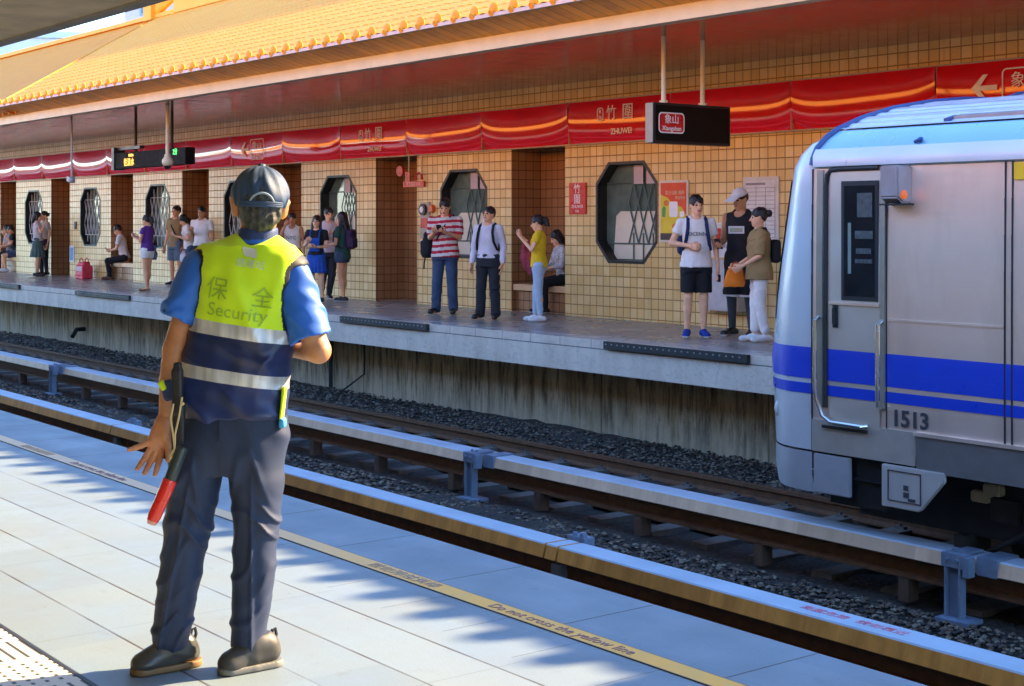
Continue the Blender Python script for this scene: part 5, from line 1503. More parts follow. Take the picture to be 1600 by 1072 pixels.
        if st_ in ('short', 'bun', 'pony', 'cap'):
            for sd in (1, -1): Hf.ell((sd * .085, .02, 1.565), (.04, .05, .045), k=.01, mode='sub')
            Hf.cut((0, .35, -1.0), float(np.array((0, .35, -1.0)) @ np.array((0, -.06, 1.535))) / np.linalg.norm((0, .35, 1.0)))
        Mi3 = Mi
        Hf.disp(lambda P: .004 * np.sin(P[..., 0] * 95 + np.sin(P[..., 2] * 30) * 1.2) + .003 * np.sin(P[..., 1] * 80 + P[..., 0] * 40))
        blob('hair', Hf, .008, hm, P_)
        if st_ == 'cap':
            Cf = Field(Mh); Cf.ell((0, -.012, 1.625), (.093, .110, .10)); cv = np.array((0, -.12, -1.0)); cv /= np.linalg.norm(cv)
            Cf.cut(tuple(cv), float(cv @ np.array((0, .05, 1.632))))
            
            Cf.box((0, .135, 1.632), (.15, .13, .014), .006, rot=(R(-14), 0, 0), k=.012); Cf.ell((0, -.012, 1.727), (.012, .012, .008), k=.004)
            blob('cap', Cf, .007, hair['capmat'], P_)
    P_["rig"] = 0
    del P_["rig"]
    return P_, up, s, arms_j, lg

def at_person(P_, o):
    o.location = P_.location; o.rotation_euler = P_.rotation_euler; o.scale = P_.scale
    return o
def phone_in(P_, aj, i, label, col=None):
    S, E, W, a = aj[i]; d = (Vector(W) - Vector(E)).normalized(); sd = 1 if i == 0 else -1
    c = Vector(W) + d * .10 + Vector((-sd * .02, .02, .035))
    b = MB(); b.box((-.037, -.005, -.075), (.037, .005, .075)); o = b.build('phone', col or M['black'], None, bevel=.004)
    b = MB(); b.box((-.033, -.0065, -.066), (.033, -.0051, .066)); b.build('screen', M['train_glass'], o)
    m = P_.matrix_basis @ Matrix.Translation(c) @ Matrix.Rotation(R(-38), 4, 'X')
    o.matrix_basis = m
    tag(o, label, 'phone'); return o
def backpack(P_, up, label, m, big=1.0, group=None, side=0.0, front_straps=True, yb=-.175, zc=1.20, strapm=None):
    F = Field(); F.box(up((side, yb - .01, zc)), (.27*big, .15*big, .40*big), .06); F.box(up((side, yb - .085*big, zc - .07)), (.21*big, .06, .20*big), .025, k=.02); F.disp(folds(.003, 15, 5))
    o = blob('backpack', F, .009, m, None); at_person(P_, o); tag(o, label, 'backpack', group)
    if front_straps:
        b = MB()
        for sd in (1, -1):
            pts = [up((sd*.09, -.11, 1.36)), up((sd*.10, -.03, 1.462)), up((sd*.105, .06, 1.43)), up((sd*.115, .128, 1.32)), up((sd*.135, .125, 1.18)), up((sd*.165, .05, 1.06)), up((sd*.14, -.10, 1.03))]
            for w in (-.012, 0, .012): b.tube([(p[0] + w, p[1], p[2]) for p in pts], .010, 6)
        b.build('shoulder_strap', strapm or m, o, smooth=True)
    return o
def blob_thing(name, F, h, m, P_, label, cat, pick=None):
    o = blob(name, F, h, m, None, pick); at_person(P_, o); tag(o, label, cat); return o
def strap_across(P_, up, par, m, sd=1):
    b = MB(); pts = [up((-sd*.11, -.06, 1.455)), up((-sd*.09, .06, 1.42)), up((-sd*.02, .135, 1.28)), up((sd*.08, .135, 1.12)), up((sd*.165, .06, .98)), up((sd*.10, -.12, 1.05)), up((-sd*.05, -.135, 1.30)), up((-sd*.11, -.06, 1.455))]
    for w in (-.008, .008): b.tube([(p[0], p[1], p[2] + w) for p in pts], .011, 6)
    o = b.build('shoulder_strap', m, par, smooth=True)
    return o

Wm = cloth('white_cotton', (.86, .82, .76)); Bk = cloth('black_cotton', (.018, .018, .02)); Jn = cloth('blue_denim', (.05, .085, .15), var=.3, scale=5); Nv = cloth('navy_nylon', (.02, .035, .11), .6)
DK = cloth('charcoal_wool', (.028, .03, .036)); Kh = cloth('khaki_cotton', (.36, .24, .10)); LB = cloth('light_blue_denim', (.42, .55, .66)); Ye = cloth('yellow_cotton', (.80, .55, .02)); 
BlackShoe = mat('black_leather', (.02, .018, .018), .35); BlueShoe = cloth('royal_blue_canvas', (.015, .05, .30)); WhiteShoe = cloth('white_canvas', (.72, .70, .68)); BrownShoe = mat('brown_leather', (.12, .045, .025), .45)
FZ = .094
def fp(x, y): return (x, y, FZ)

# the boy in the white shirt
p, up, s, aj, lg = person('teenage boy in white lettered tee and black shorts holding his backpack strap', fp(-13.16, 13.04), -38, 1.75, 0, arms=('strap', 'hang'), head=(14, 4),
    legs=(((.10, .02, .485), (.11, -.01, .085)), ((-.09, .02, .485), (-.085, .02, .085))),
    top=dict(mat=Wm, sleeve=.55, hem=.85, loose=.024, flare=.09, print=[("DCENN", .062, 1.25, M['ink'])]), bottom=dict(kind='shorts', mat=Bk, len=.86, loose=.02), shoes=dict(mat=BlueShoe), hair=dict(style='short', fringe=1.632), seed=1)
bp = backpack(p, up, 'navy backpack on the back of the boy in the white lettered tee', Nv, 1.05, 'backpacks', side=.07)
S, E, W, a = aj[1]; F = Field(); F.box((W[0]-.01, W[1]+.05, W[2]-.14), (.03, .13, .09), .012); blob_thing('wallet', F, .007, Bk, p, 'small black pouch dangling from the left hand of the boy in shorts', 'pouch')
# the man in the white cap
Wrist = cloth('white_hem', (.7, .7, .7))
p, up, s, aj, lg = person('tall man in black tank top and white cap looking down at his phone', fp(-12.89, 13.56), -72, 1.84, 2, bulk=1.08, arms=('phone_low', 'hang'), head=(-12, 16),
    legs=(((.11, .03, .485), (.13, -.03, .085)), ((-.10, .0, .485), (-.14, .02, .085))),
    top=dict(mat=Bk, style='tank', sleeve=0, hem=.84, loose=.02, flare=.06, patch=(.20, .085, 1.235, Wrist, mat('grey_print', (.4, .42, .3), .7))), bottom=dict(kind='shorts', mat=Bk, len=1.06, loose=.035, hemstripe=Wrist, hemz=.475, under=cloth('dark_grey_leggings', (.05, .06, .07))),
    shoes=dict(mat=BlackShoe), hair=dict(style='cap', capmat=cloth('white_cap_cotton', (.72, .70, .68))), seed=2)
phone_in(p, aj, 0, 'black phone in the hand of the tall man in the white cap')
# the woman with the orange bag
p, up, s, aj, lg = person('woman with hair in a bun, loose khaki top and white cropped trousers', fp(-12.22, 13.16), -126, 1.59, 0, 'f', 1.05, arms=('bag', 'bag'), head=(0, 6),
    legs=(((.08, .03, .485), (.08, .04, .085)), ((-.08, .01, .485), (-.085, -.07, .085))),
    top=dict(mat=Kh, sleeve=.95, hem=.80, loose=.04, flare=.07, fold=.006), bottom=dict(kind='trousers', mat=Wm, len=.80, loose=.02, ankle=.062), shoes=dict(mat=WhiteShoe), hair=dict(style='bun'), seed=3)
F = Field(); F.loft([(.70, .10, .30, .055, .13), (.76, .10, .30, .06, .14), (.92, .10, .29, .035, .10), (.965, .10, .29, .02, .05)], k=.01); F.disp(folds(.005, 18, 8)); o = blob_thing('tote_bag', F, .009, cloth('orange_canvas', (.85, .22, .02)), p, 'bright orange bag held by the woman in the khaki top', 'bag')
b = MB(); b.tube([(.10, .24, .93), (.11, .25, 1.0), (.12, .27, 1.02), (.11, .32, 1.0), (.10, .35, .93)], .008, 6); b.build('handle', cloth('orange_red_cord', (.6, .1, .02)), o)
F = Field(); F.box((-.02, -.20, 1.16), (.25, .12, .30), .05); o = blob_thing('shoulder_bag', F, .009, Bk, p, 'black bag on the back of the woman with the bun', 'bag'); strap_across(p, up, o, Bk, 1)
# the woman in yellow with a jacket over her arm
p, up, s, aj, lg = person('woman in yellow tee and pale jeans reading her phone in profile', fp(-16.67, 13.35), -138, 1.52, 0, 'f', 1.0, arms=('phone_high', 'phone_high'), head=(0, 14),
    legs=(((.08, .05, .485), (.08, .07, .085)), ((-.08, .0, .485), (-.09, -.04, .085))),
    top=dict(mat=Ye, sleeve=.5, hem=.88, loose=.02), bottom=dict(kind='trousers', mat=LB, len=.88, loose=.008, ankle=.045), shoes=dict(mat=WhiteShoe), hair=dict(style='pony', fringe=1.638), seed=4)
phone_in(p, aj, 1, 'dark phone held up by the woman in the yellow tee')
Mar = cloth('maroon_cloth', (.30, .05, .075), var=.25)
F = Field(); F.chain([(.14, .10, 1.24), (.17, .20, 1.27), (.10, .25, 1.22)], [.05, .06, .045]); F.chain([(.16, .17, 1.22), (.17, .18, 1.0), (.16, .16, .80)], [.07, .085, .06], k=.03); F.chain([(.12, .25, 1.2), (.13, .27, 1.02), (.14, .25, .88)], [.05, .06, .04], k=.03); F.disp(folds(.010, 16, 4)); blob_thing('jacket', F, .009, Mar, p, 'maroon jacket draped over the arm of the woman in yellow', 'jacket')
# white shirt man
p, up, s, aj, lg = person('man in white long sleeved shirt and dark trousers with backpack straps', fp(-17.57, 13.11), -58, 1.65, 1, arms=('hang', 'hang'), head=(-14, -6),
    legs=(((.11, .02, .485), (.14, -.02, .085)), ((-.11, .02, .485), (-.13, .02, .085))),
    top=dict(mat=cloth('pale_lilac_shirt', (.66, .65, .72)), sleeve=1.93, hem=.93, loose=.02), bottom=dict(kind='trousers', mat=DK, len=.98, loose=.03, ankle=.075), shoes=dict(mat=BlackShoe, sole=BlackShoe), hair=dict(style='short', fringe=1.648), seed=5)
backpack(p, up, 'black backpack worn by the man in the white long sleeved shirt', Bk, .9, 'backpacks')
# striped shirt man
p, up, s, aj, lg = person('stout man in red and white striped tee and jeans looking at his phone', fp(-18.96, 13.31), -52, 1.80, 1, bulk=1.16, arms=('phone', 'phone'), head=(8, 26),
    legs=(((.12, .02, .485), (.15, -.02, .085)), ((-.11, .03, .485), (-.13, .02, .085))),
    top=dict(mat=cloth('cream_stripe', (.66, .62, .55)), stripes=cloth('crimson_stripe', (.48, .02, .045)), sleeve=.85, hem=.84, loose=.025, flare=.05), bottom=dict(kind='trousers', mat=Jn, len=.98, loose=.025, ankle=.072), shoes=dict(mat=BlackShoe, sole=BlackShoe), hair=dict(style='short', fringe=1.645), seed=6)
phone_in(p, aj, 1, 'black phone held by the man in the striped tee')
F = Field(); F.box((.29, -.09, 1.02), (.14, .26, .40), .06, rot=(0, R(-8), 0)); F.box((.36, -.07, .98), (.06, .18, .2), .025, k=.02); F.disp(folds(.005, 14, 2)); o = blob_thing('sling_bag', F, .009, Bk, p, 'black bag slung at the hip of the man in the striped tee', 'bag'); strap_across(p, up, o, Bk, 1)
b = MB(); b.tube([(.33, -.06, .84), (.34, -.04, .75), (.345, -.045, .66)], .012, 6); b.build('loose_strap', Bk, o)
# group of three by the window
p, up, s, aj, lg = person('smiling young woman in black tee and royal blue dungaree dress', fp(-22.95, 13.32), -48, 1.54, 0, 'f', 1.05, arms=('phone', 'carry'), head=(0, 2), smile=True,
    top=dict(mat=Bk, sleeve=.6, loose=.014, hem=.95), bottom=dict(kind='skirt', mat=cloth('royal_blue_denim', (.02, .09, .42), var=.2), hem=.60, w=.20, waist=1.06, bib=1), shoes=dict(mat=BlackShoe), hair=dict(style='long', mat=M['hair_brown'], len=1.24, fringe=1.648), seed=7)
p, up, s, aj, lg = person('young man in white tee and dark jeans talking behind the woman in dungarees', fp(-23.86, 14.1), -20, 1.69, 0, arms=('phone', 'hang'), head=(10, 10),
    legs=(((.10, .04, .485), (.16, .06, .085)), ((-.06, .03, .485), (-.02, -.05, .085))),
    top=dict(mat=cloth('pinkish_white_cotton', (.72, .62, .64)), sleeve=.6, hem=.88, loose=.02), bottom=dict(kind='trousers', mat=cloth('dark_slate_denim', (.045, .055, .07)), len=.97, loose=.012, ankle=.05), shoes=dict(mat=BlackShoe), hair=dict(style='short', fringe=1.63), seed=8)
p, up, s, aj, lg = person('woman with long black hair, dark green tee and denim shorts', fp(-23.0, 13.88), -150, 1.60, 1, 'f', 1.0, arms=('phone', 'carry'), head=(0, 8),
    legs=(((.08, .02, .485), (.09, .03, .085)), ((-.08, .0, .485), (-.09, -.08, .085))),
    top=dict(mat=cloth('dark_green_cotton', (.035, .09, .075)), sleeve=.6, hem=.82, loose=.024), bottom=dict(kind='shorts', mat=Jn, len=.35, loose=.012), shoes=dict(mat=BlackShoe), hair=dict(style='long', len=1.25), seed=9)
backpack(p, up, 'dark purple backpack on the woman with long black hair', cloth('dark_purple_nylon', (.05, .025, .07), .6), .95, 'backpacks')
p, up, s, aj, lg = person('boy in white basketball vest with dark letters beside the guard\'s right shoulder', fp(-25.61, 14.32), -42, 1.60, 2, arms=('face', 'hang'), head=(0, 6),
    top=dict(mat=Wm, style='tank', sleeve=0, hem=.84, loose=.026, print=[("NYC", .10, 1.20, M['ink'])]), bottom=dict(kind='shorts', mat=cloth('olive_yellow_shorts', (.45, .40, .08)), len=.9, loose=.03), shoes=dict(mat=BlackShoe), hair=dict(style='short', fringe=1.638), seed=10)
# people to the left of the guard
p, up, s, aj, lg = person('man in plain white tee standing left of the guard\'s head', fp(-29.35, 14.2), -55, 1.76, 2, bulk=1.08, arms=('phone', 'hang'), head=(0, 4), top=dict(mat=Wm, sleeve=.6), bottom=dict(kind='trousers', mat=DK, len=.97), shoes=dict(mat=BlackShoe), hair=dict(style='short'), seed=11)
p, up, s, aj, lg = person('girl in white top bending over her phone between two standing men', fp(-30.25, 14.35), -110, 1.60, 0, 'f', arms=('phone', 'phone'), head=(20, 34), lean=.16, top=dict(mat=Wm, sleeve=.6), bottom=dict(kind='trousers', mat=Jn, len=.95), shoes=dict(mat=WhiteShoe), hair=dict(style='bob', fringe=1.635), seed=12)
p, up, s, aj, lg = person('man in khaki tee and grey shorts with a dark strap across his chest', fp(-31.1, 14.41), -62, 1.79, 1, arms=('hang', 'hang'), head=(0, -2), top=dict(mat=Kh, sleeve=.65, hem=.84, loose=.024), bottom=dict(kind='shorts', mat=cloth('blue_grey_shorts', (.13, .18, .22)), len=.85, loose=.03), shoes=dict(mat=cloth('dark_grey_canvas', (.05, .06, .07))), hair=dict(style='short', fringe=1.65), seed=13)
F = Field(); F.box((-.22, -.08, .98), (.10, .2, .22), .04); o = blob_thing('sling_bag', F, .01, Bk, p, 'small dark bag at the hip of the man in the khaki tee', 'bag'); strap_across(p, up, o, Bk, -1)
S, E, W, a = aj[1]; F = Field(); F.loft([(.52, W[0]-.02, W[1]+.03, .10, .05), (.66, W[0]-.02, W[1]+.03, .09, .05), (.76, W[0]-.01, W[1]+.03, .03, .02)]); F.disp(folds(.006, 18, 3)); blob_thing('plastic_bag', F, .009, mat('white_plastic_bag', (.7, .74, .8), .35), p, 'white plastic bag in the hand of the man in the khaki tee', 'bag')
p, up, s, aj, lg = person('woman in purple top and white shorts using her phone in profile', fp(-29.14, 12.86), -150, 1.57, 1, 'f', arms=('phone', 'phone'), head=(0, 14),
    legs=(((.08, .03, .485), (.085, .06, .085)), ((-.07, .0, .485), (-.075, -.04, .085))),
    top=dict(mat=cloth('violet_cotton', (.13, .04, .26)), sleeve=.4, hem=.90, loose=.02), bottom=dict(kind='shorts', mat=Wm, len=.36, loose=.014), shoes=dict(mat=cloth('tan_sandal', (.4, .2, .1)), sole=BrownShoe, open=1), hair=dict(style='pony', fringe=1.642), seed=14)
phone_in(p, aj, 0, 'phone held by the woman in the purple top', M['white'])
F = Field(); F.loft([(.70, .24, .06, .05, .13), (.80, .24, .06, .06, .15), (1.02, .22, .05, .03, .12)]); F.disp(folds(.006, 15, 6)); o = blob_thing('tote_bag', F, .01, cloth('slate_blue_canvas', (.09, .16, .26)), p, 'slate blue tote bag on the arm of the woman in purple', 'bag')
b = MB(); b.tube([(.22, -.04, 1.01), (.22, .0, 1.28), (.19, .02, 1.42), (.22, .06, 1.28), (.22, .13, 1.01)], .009, 6); b.build('handle', Bk, o)
BT = .53
p, up, s, aj, lg = person('seated man in white tee and black trousers looking down at his phone', (-35.0, 14.86, FZ), -128, 1.72, 1, arms=('lap', 'lap'), seat=BT - .09 + .01, head=(0, 28), lean=.22, top=dict(mat=Wm, sleeve=.6), bottom=dict(kind='trousers', mat=Bk, len=.97), shoes=dict(mat=BrownShoe, sole=BrownShoe), hair=dict(style='short', fringe=1.638), group='people seated in the alcoves', seed=15)
phone_in(p, aj, 0, 'phone in the lap of the seated man in the white tee')
p, up, s, aj, lg = person('woman seen from behind in white top and grey green knee skirt', fp(-38.85, 14.05), 62, 1.70, 0, 'f', arms=('face', 'hang'), head=(0, 4), top=dict(mat=cloth('pinkish_blouse', (.66, .58, .58)), sleeve=.5, hem=.95), bottom=dict(kind='skirt', mat=cloth('grey_green_pleats', (.09, .14, .13), var=.2), hem=.52, w=.235, waist=1.05), shoes=dict(mat=BlackShoe, sole=BlackShoe), hair=dict(style='bob', len=1.46), seed=16)
S, E, W, a = aj[1]; F = Field(); F.box((W[0]-.03, W[1]+.0, W[2]+.02), (.10, .24, .2), .05); o = blob_thing('handbag', F, .01, cloth('purple_leather', (.09, .03, .12), .4), p, 'purple handbag on the arm of the woman in the grey green skirt', 'bag')
b = MB(); b.tube([(W[0]-.03, W[1]-.08, W[2]+.11), (W[0]-.0, W[1]-.02, W[2]+.24), (W[0]-.03, W[1]+.08, W[2]+.11)], .009, 6); b.build('handle', BlackShoe, o)
p, up, s, aj, lg = person('dark haired woman partly hidden behind the woman in the grey green skirt', fp(-39.3, 14.38), -75, 1.72, 0, 'f', arms=('hang', 'hang'), top=dict(mat=cloth('cream_blouse', (.62, .56, .5)), sleeve=.6), bottom=dict(kind='trousers', mat=DK, len=.95), shoes=dict(mat=BlackShoe), hair=dict(style='bun'), seed=17)
p, up, s, aj, lg = person('seated youth in black tee and denim shorts resting an arm on his knee', (-42.65, 14.85, FZ), -105, 1.68, 1, arms=('lap', 'face'), seat=BT - .08, head=(0, 20), lean=.3, top=dict(mat=Bk, sleeve=.6), bottom=dict(kind='shorts', mat=Jn, len=.75, loose=.02), shoes=dict(mat=WhiteShoe), hair=dict(style='short'), group='people seated in the alcoves', seed=18)
p, up, s, aj, lg = person('seated person in grey tee at the far left edge of the photo', (-43.2, 14.85, FZ), -90, 1.68, 0, arms=('lap', 'lap'), seat=BT - .08, head=(-10, 12), lean=.2, top=dict(mat=cloth('grey_marl', (.3, .3, .32)), sleeve=.6), bottom=dict(kind='trousers', mat=DK, len=.95), shoes=dict(mat=BlackShoe), hair=dict(style='bob'), group='people seated in the alcoves', seed=19)
p, up, s, aj, lg = person('seated woman in white patterned blouse and black trousers on the tiled bench', (-17.98, 14.92, FZ), -108, 1.60, 0, 'f', arms=('lap', 'lap'), seat=BT - .08, head=(0, 26), lean=.18, top=dict(mat=mat('white_black_pattern', (.52, .50, .48), .8, var=.5, scale=38), sleeve=1.5, hem=.92), bottom=dict(kind='trousers', mat=Bk, len=.95), shoes=dict(mat=BlackShoe), hair=dict(style='bob', len=1.47, fringe=1.638), group='people seated in the alcoves', seed=20)
phone_in(p, aj, 0, 'phone in the hands of the seated woman on the tiled bench')
F = Field(); F.box((.02, .25, .53), (.26, .2, .12), .045); o = blob_thing('handbag', F, .01, cloth('black_white_bag', (.25, .25, .26), var=.8, scale=30), p, 'small grey bag on the lap of the seated woman', 'bag')
# ------------------------------------------------------------------ the guard in the foreground, seen from behind
GL = Vector((-4.608, 2.311, 0.0)); GR = R(52.354)
def gz(py): return 1.52 - (py - 348) * .002187
def gx(px): return (px - 350) * .002187
SHL, SHR = (-.078, .03, 1.388), (.228, .02, 1.352)
ELL, WRL = (-.170, .015, 1.085), (-.190, -.02, .872)
ELR, WRR = (.318, .02, 1.083), (.165, .24, 1.075)
HPL, HPR = (-.045, .03, .84), (.118, .03, .84)
KNL, KNR = (-.122, .005, .47), (.112, .02, .47)
ANL, ANR = (-.166, -.01, .09), (.088, .0, .09)
Mh = Matrix.Translation((.112, .03, 1.475)) @ Matrix.Rotation(R(13), 4, 'Z') @ Matrix.Rotation(R(3), 4, 'Y') @ Matrix.Rotation(R(-2), 4, 'X') @ Matrix.Translation((0, 0, -1.485))
F = Field()
F.loft([(.78, .04, .03, .13, .08), (.95, .03, .03, .12, .08), (1.1, .04, .03, .13, .08), (1.3, .075, .03, .14, .085), (1.38, .08, .03, .12, .075), (1.42, .10, .03, .06, .06)], k=.02)
F.cap((.10, .015, 1.38), (.112, .03, 1.53), .062, .056, .02)
F.cap(SHL, ELL, .050, .041, .02); F.chain([ELL, (-.183, .005, .98), WRL], [.041, .038, .0265], .012)
F.cap(SHR, ELR, .052, .043, .02); F.cap(ELR, WRR, .044, .028, .012); F.ell((.330, .0, 1.078), (.030, .03, .034), k=.02)
for h_, k_, n_ in ((HPL, KNL, ANL), (HPR, KNR, ANR)):
    F.cap(h_, k_, .075, .052, .02); F.cap(k_, n_, .052, .036, .01)
hd = Field(Mh)
hd.ell((0, -.008, 1.603), (.076, .095, .098)); hd.ell((0, .028, 1.54), (.058, .062, .072), k=.03); hd.cap((0, .083, 1.60), (0, .108, 1.566), .010, .0145, .012)
for sd in (1, -1):
    hd.ell((sd * .031, .096, 1.603), (.017, .014, .011), k=.012, mode='sub')
    hd.ell((sd * .088, -.014, 1.582), (.012, .025, .037), rot=(0, R(sd * 14), R(-sd * 22)), k=.006); hd.ell((sd * .097, -.004, 1.588), (.007, .013, .022), k=.004, mode='sub'); hd.ell((sd * .079, -.004, 1.558), (.008, .010, .012), k=.006)
F.field(hd, k=.02)
# left hand: palm to the camera, fingers spread
Hd = Field(); hy = -.03
def q(px, py, y=hy): return (gx(px), y, gz(py))
Hd.cap(WRL, q(259, 662), .0265, .026, .01, flat=((0, 1, 0), 1.25))
for a_, b_, r0, r1 in (((258, 660), (243, 690), .026, .019), ((258, 660), (249, 698), .024, .018), ((260, 660), (256, 698), .024, .0175), ((258, 668), (247, 690), .026, .022)):
    Hd.cap(q(*a_), q(*b_), r0, r1, .012, flat=((0, 1, 0), 1.35))
Hd.ell(q(263, 676, hy-.012), (.016, .014, .028), k=.015); Hd.ell(q(246, 680, hy-.008), (.014, .012, .03), k=.015)
for pts, rs in (([(240, 687), (227, 693), (218, 696), (210, 698)], (.0115, .0098, .0088, .0072)),
                ([(241, 698), (233, 711), (228, 719), (223, 727)], (.0125, .0108, .0096, .0080)),
                ([(248, 702), (242, 716), (238, 725), (234, 734)], (.0128, .0112, .0100, .0082)),
                ([(256, 702), (254, 717), (252, 727), (250, 736)], (.0125, .0110, .0098, .0080)),
                ([(264, 680), (268, 694), (270, 704), (270, 714)], (.0145, .0122, .0108, .0086))):
    Hd.chain([q(x, y, hy - .004 - .012 * i) for i, (x, y) in enumerate(pts)], list(rs), k=.006)
for (x, y) in ((233, 711), (242, 716), (254, 717)): Hd.cap(q(x-3, y, hy-.032), q(x+3, y, hy-.032), .0012, .0012, .003, mode='sub')
ex = [Hd.mesh(.0032, .012)]
# right hand (in front of the body)
V, Q = HANDS['grip']; m_ = np.array(frame(Vector(WRR) + (Vector(WRR) - Vector(ELR)).normalized() * .01, Vector(WRR) - Vector(ELR), (-.2, -.2, 1))); ex.append((V @ m_[:3, :3].T + m_[:3, 3], Q))
gs = G('sunburnt_skin'); gc = gs.mix(gs.ramp(gs.noise(9, 5), .3, .7), (.50, .20, .09), (.68, .33, .17)); gc = gs.mix(gs.ramp(gs.noise(55, 5, rough=.7), .52, .72, 0, .45), gc, (.42, .13, .06))
gs.color(gc); gs.set(Roughness=gs.ramp(gs.noise(40, 3), .3, .7, .38, .58), Subsurface_Weight=.1); gs.b.inputs["Subsurface Radius"].default_value = (.01, .004, .002); gs.bump(gs.noise(150, 5), .35, .003)
gskin = gs.m
guard = blob('person', F, .0055, [gskin], None, extra=ex)
guard.location = GL; guard.rotation_euler = (0, 0, GR)
tag(guard, 'station guard seen from behind in hi-vis yellow vest, navy cap and slate trousers', 'person')

# shirt: sleeves and collar
blue = G('royal_blue_shirt'); blue.color(blue.mix(blue.ramp(blue.noise(5, 4), .3, .7), (.014, .12, .58), (.02, .16, .68))); blue.set(Roughness=.55, Sheen_Weight=.08); blue.bump(blue.noise(300, 2), .12, .002)
S_ = Field()
def sleeve(S, e, r0, r1, seed):
    sf = Field(); sf.cap(S, e, r0, r1, 0); d = (Vector(e) - Vector(S)).normalized(); sf.cut(tuple(d), float(Vector(e).dot(d)))
    return sf
slL = sleeve((-.080, .03, 1.362), (gx(277), .0, gz(500)), .071, .064, 1); slR = sleeve((.226, .02, 1.332), (gx(487), -.005, gz(528)), .073, .073, 2)
S_.field(slL); S_.field(slR, k=.0)
S_.loft([(.90, .03, .035, .15, .105), (1.1, .04, .035, .15, .10), (1.3, .078, .035, .16, .105), (1.37, .08, .035, .145, .095), (1.42, .10, .035, .085, .075)], k=.03)
S_.disp(folds(.0045, 15, 21, ((.5, .1, .8), (-.7, .3, .6), (.2, .8, .5))))
S_.disp(lambda P: -.006 * (np.exp(2.6 * (np.sin((P[..., 2] * .9 + P[..., 0] * .5 + .02 * np.sin(P[..., 1] * 40)) * 70) - 1)) - .2) * np.clip((1.34 - P[..., 2]) * 9, 0, 1))
# hollow the sleeve mouths
for S, E, e in ((SHL, ELL, (gx(277), .0, gz(500))), (SHR, ELR, (gx(487), -.005, gz(528)))):
    d = (Vector(e) - Vector(S)).normalized(); S_.cap(tuple(Vector(e) - d * .035), tuple(Vector(e) + d * .05), .055, .060, .0, mode='sub')
shirt = blob('shirt', S_, .005, blue.m, guard)
Cf = Field(); Cf.loft([(1.405, .10, .030, .080, .080), (1.44, .106, .03, .072, .074), (1.49, .112, .03, .066, .069), (1.50, .112, .03, .064, .067)], k=.01); Cf.ell((.112, .03, 1.52), (.057, .058, .07), k=.004, mode='sub'); Cf.disp(folds(.003, 14, 5))
navyc = mat('navy_collar_cloth', (.018, .045, .16), .6, var=.2, scale=20, bump=.15, bscale=200)
collar = blob('collar', Cf, .0045, [navyc, blue.m], shirt, pick=lambda c: (np.abs(c[:, 2] - 1.455) < .007).astype(int))

# vest, cut into yellow panel, silver bands and navy panels
V_ = Field()
V_.loft([(.80, gx(368), .035, .160, .128)] + [(gz(y), gx((l + r) / 2), .035, (r - l) / 2 * .002187, ry) for y, l, r, ry in ((660, 291, 445, .130), (640, 282, 446, .130), (600, 273, 449, .128), (550, 283, 455, .122), (500, 296, 464, .125), (450, 301, 474, .128), (415, 299, 478, .120), (395, 306, 470, .100), (384, 325, 455, .085))], k=.02, n=2.5)
V_.cap((.055, .03, 1.438), (-.066, .028, 1.405), .045, .040, .03, flat=((0, 1, 0), .75)); V_.cap((.15, .03, 1.432), (.236, .02, 1.366), .045, .040, .03, flat=((0, 1, 0), .75)); V_.cap((.05, .03, 1.425), (.16, .03, 1.425), .055, .055, .02, flat=((0, 1, 0), .8))
V_.field(slL, mode='sub', k=.008); V_.field(slR, mode='sub', k=.008)
V_.ell((.112, .045, 1.52), (.072, .078, .085), k=.008, mode='sub')
V_.cut((.02, 0, -1), -.855 + .0)
def vfold(P):
    x, y, z = P[..., 0], P[..., 1], P[..., 2]
    back = np.clip(-y * 9, 0, 1)
    a = .0105 * (np.exp(2.4 * (np.sin((x * .9 - z * .42) * 58 + 2.2 * np.sin(z * 9)) - 1)) - .2) * np.clip((x - .10) * 7, 0, 1) * np.clip((1.36 - z) * 9, 0, 1) * np.clip((z - .86) * 9, .15, 1)
    b = .010 * np.exp(-((x - .085 - .35 * (1.25 - z)) / .03) ** 2) * np.clip((z - .9) * 5, 0, 1) * np.clip((1.40 - z) * 8, 0, 1)
    c = .011 * (np.exp(2.4 * (np.sin((z * .8 + x * .5) * 42 + 1.5 * np.sin(x * 17)) - 1)) - .2) * np.clip((1.03 - z) * 9, 0, 1)
    d = .010 * (np.exp(2.4 * (np.sin((z + .25 * x) * 52 + 2 * np.sin(x * 14)) - 1)) - .2) * np.exp(-((z - 1.08) / .05) ** 2)
    e = .006 * np.exp(-((x - .12) ** 2 + (z - 1.25) ** 2) / .0045) + .005 * np.exp(-((x + .01) ** 2 + (z - 1.33) ** 2) / .004)
    f = .013 * (np.exp(2.2 * (np.sin((x * .8 + z * .55) * 30 + 1.8 * np.sin(z * 8 + x * 5)) - 1)) - .2) * np.clip((1.40 - z) * 7, 0, 1) * np.clip((z - .9) * 6, .3, 1)
    return -(a * 1.4 + b * 1.5 + c * 1.2 + d + f) * back + e * 1.8 * back + .0022 * np.sin(x * 55 + z * 33) * np.sin(z * 47 - x * 21)
V_.disp(vfold)
vv, vq = V_.mesh(.0045)
bm = bmesh.new(); bv = [bm.verts.new(p) for p in vv]
for f_ in vq: bm.faces.new([bv[i] for i in f_])
PL = Vector((.149, 0, 1)).normalized()
LV = [1.178, 1.131, 1.019, .975]
for w in LV:
    bmesh.ops.bisect_plane(bm, geom=bm.verts[:] + bm.edges[:] + bm.faces[:], plane_co=(.05, 0, w), plane_no=PL, dist=1e-5)
bm.verts.index_update()
def wv(c): return c.z + .149 * (c.x - .05)
buck = [[] for _ in range(5)]
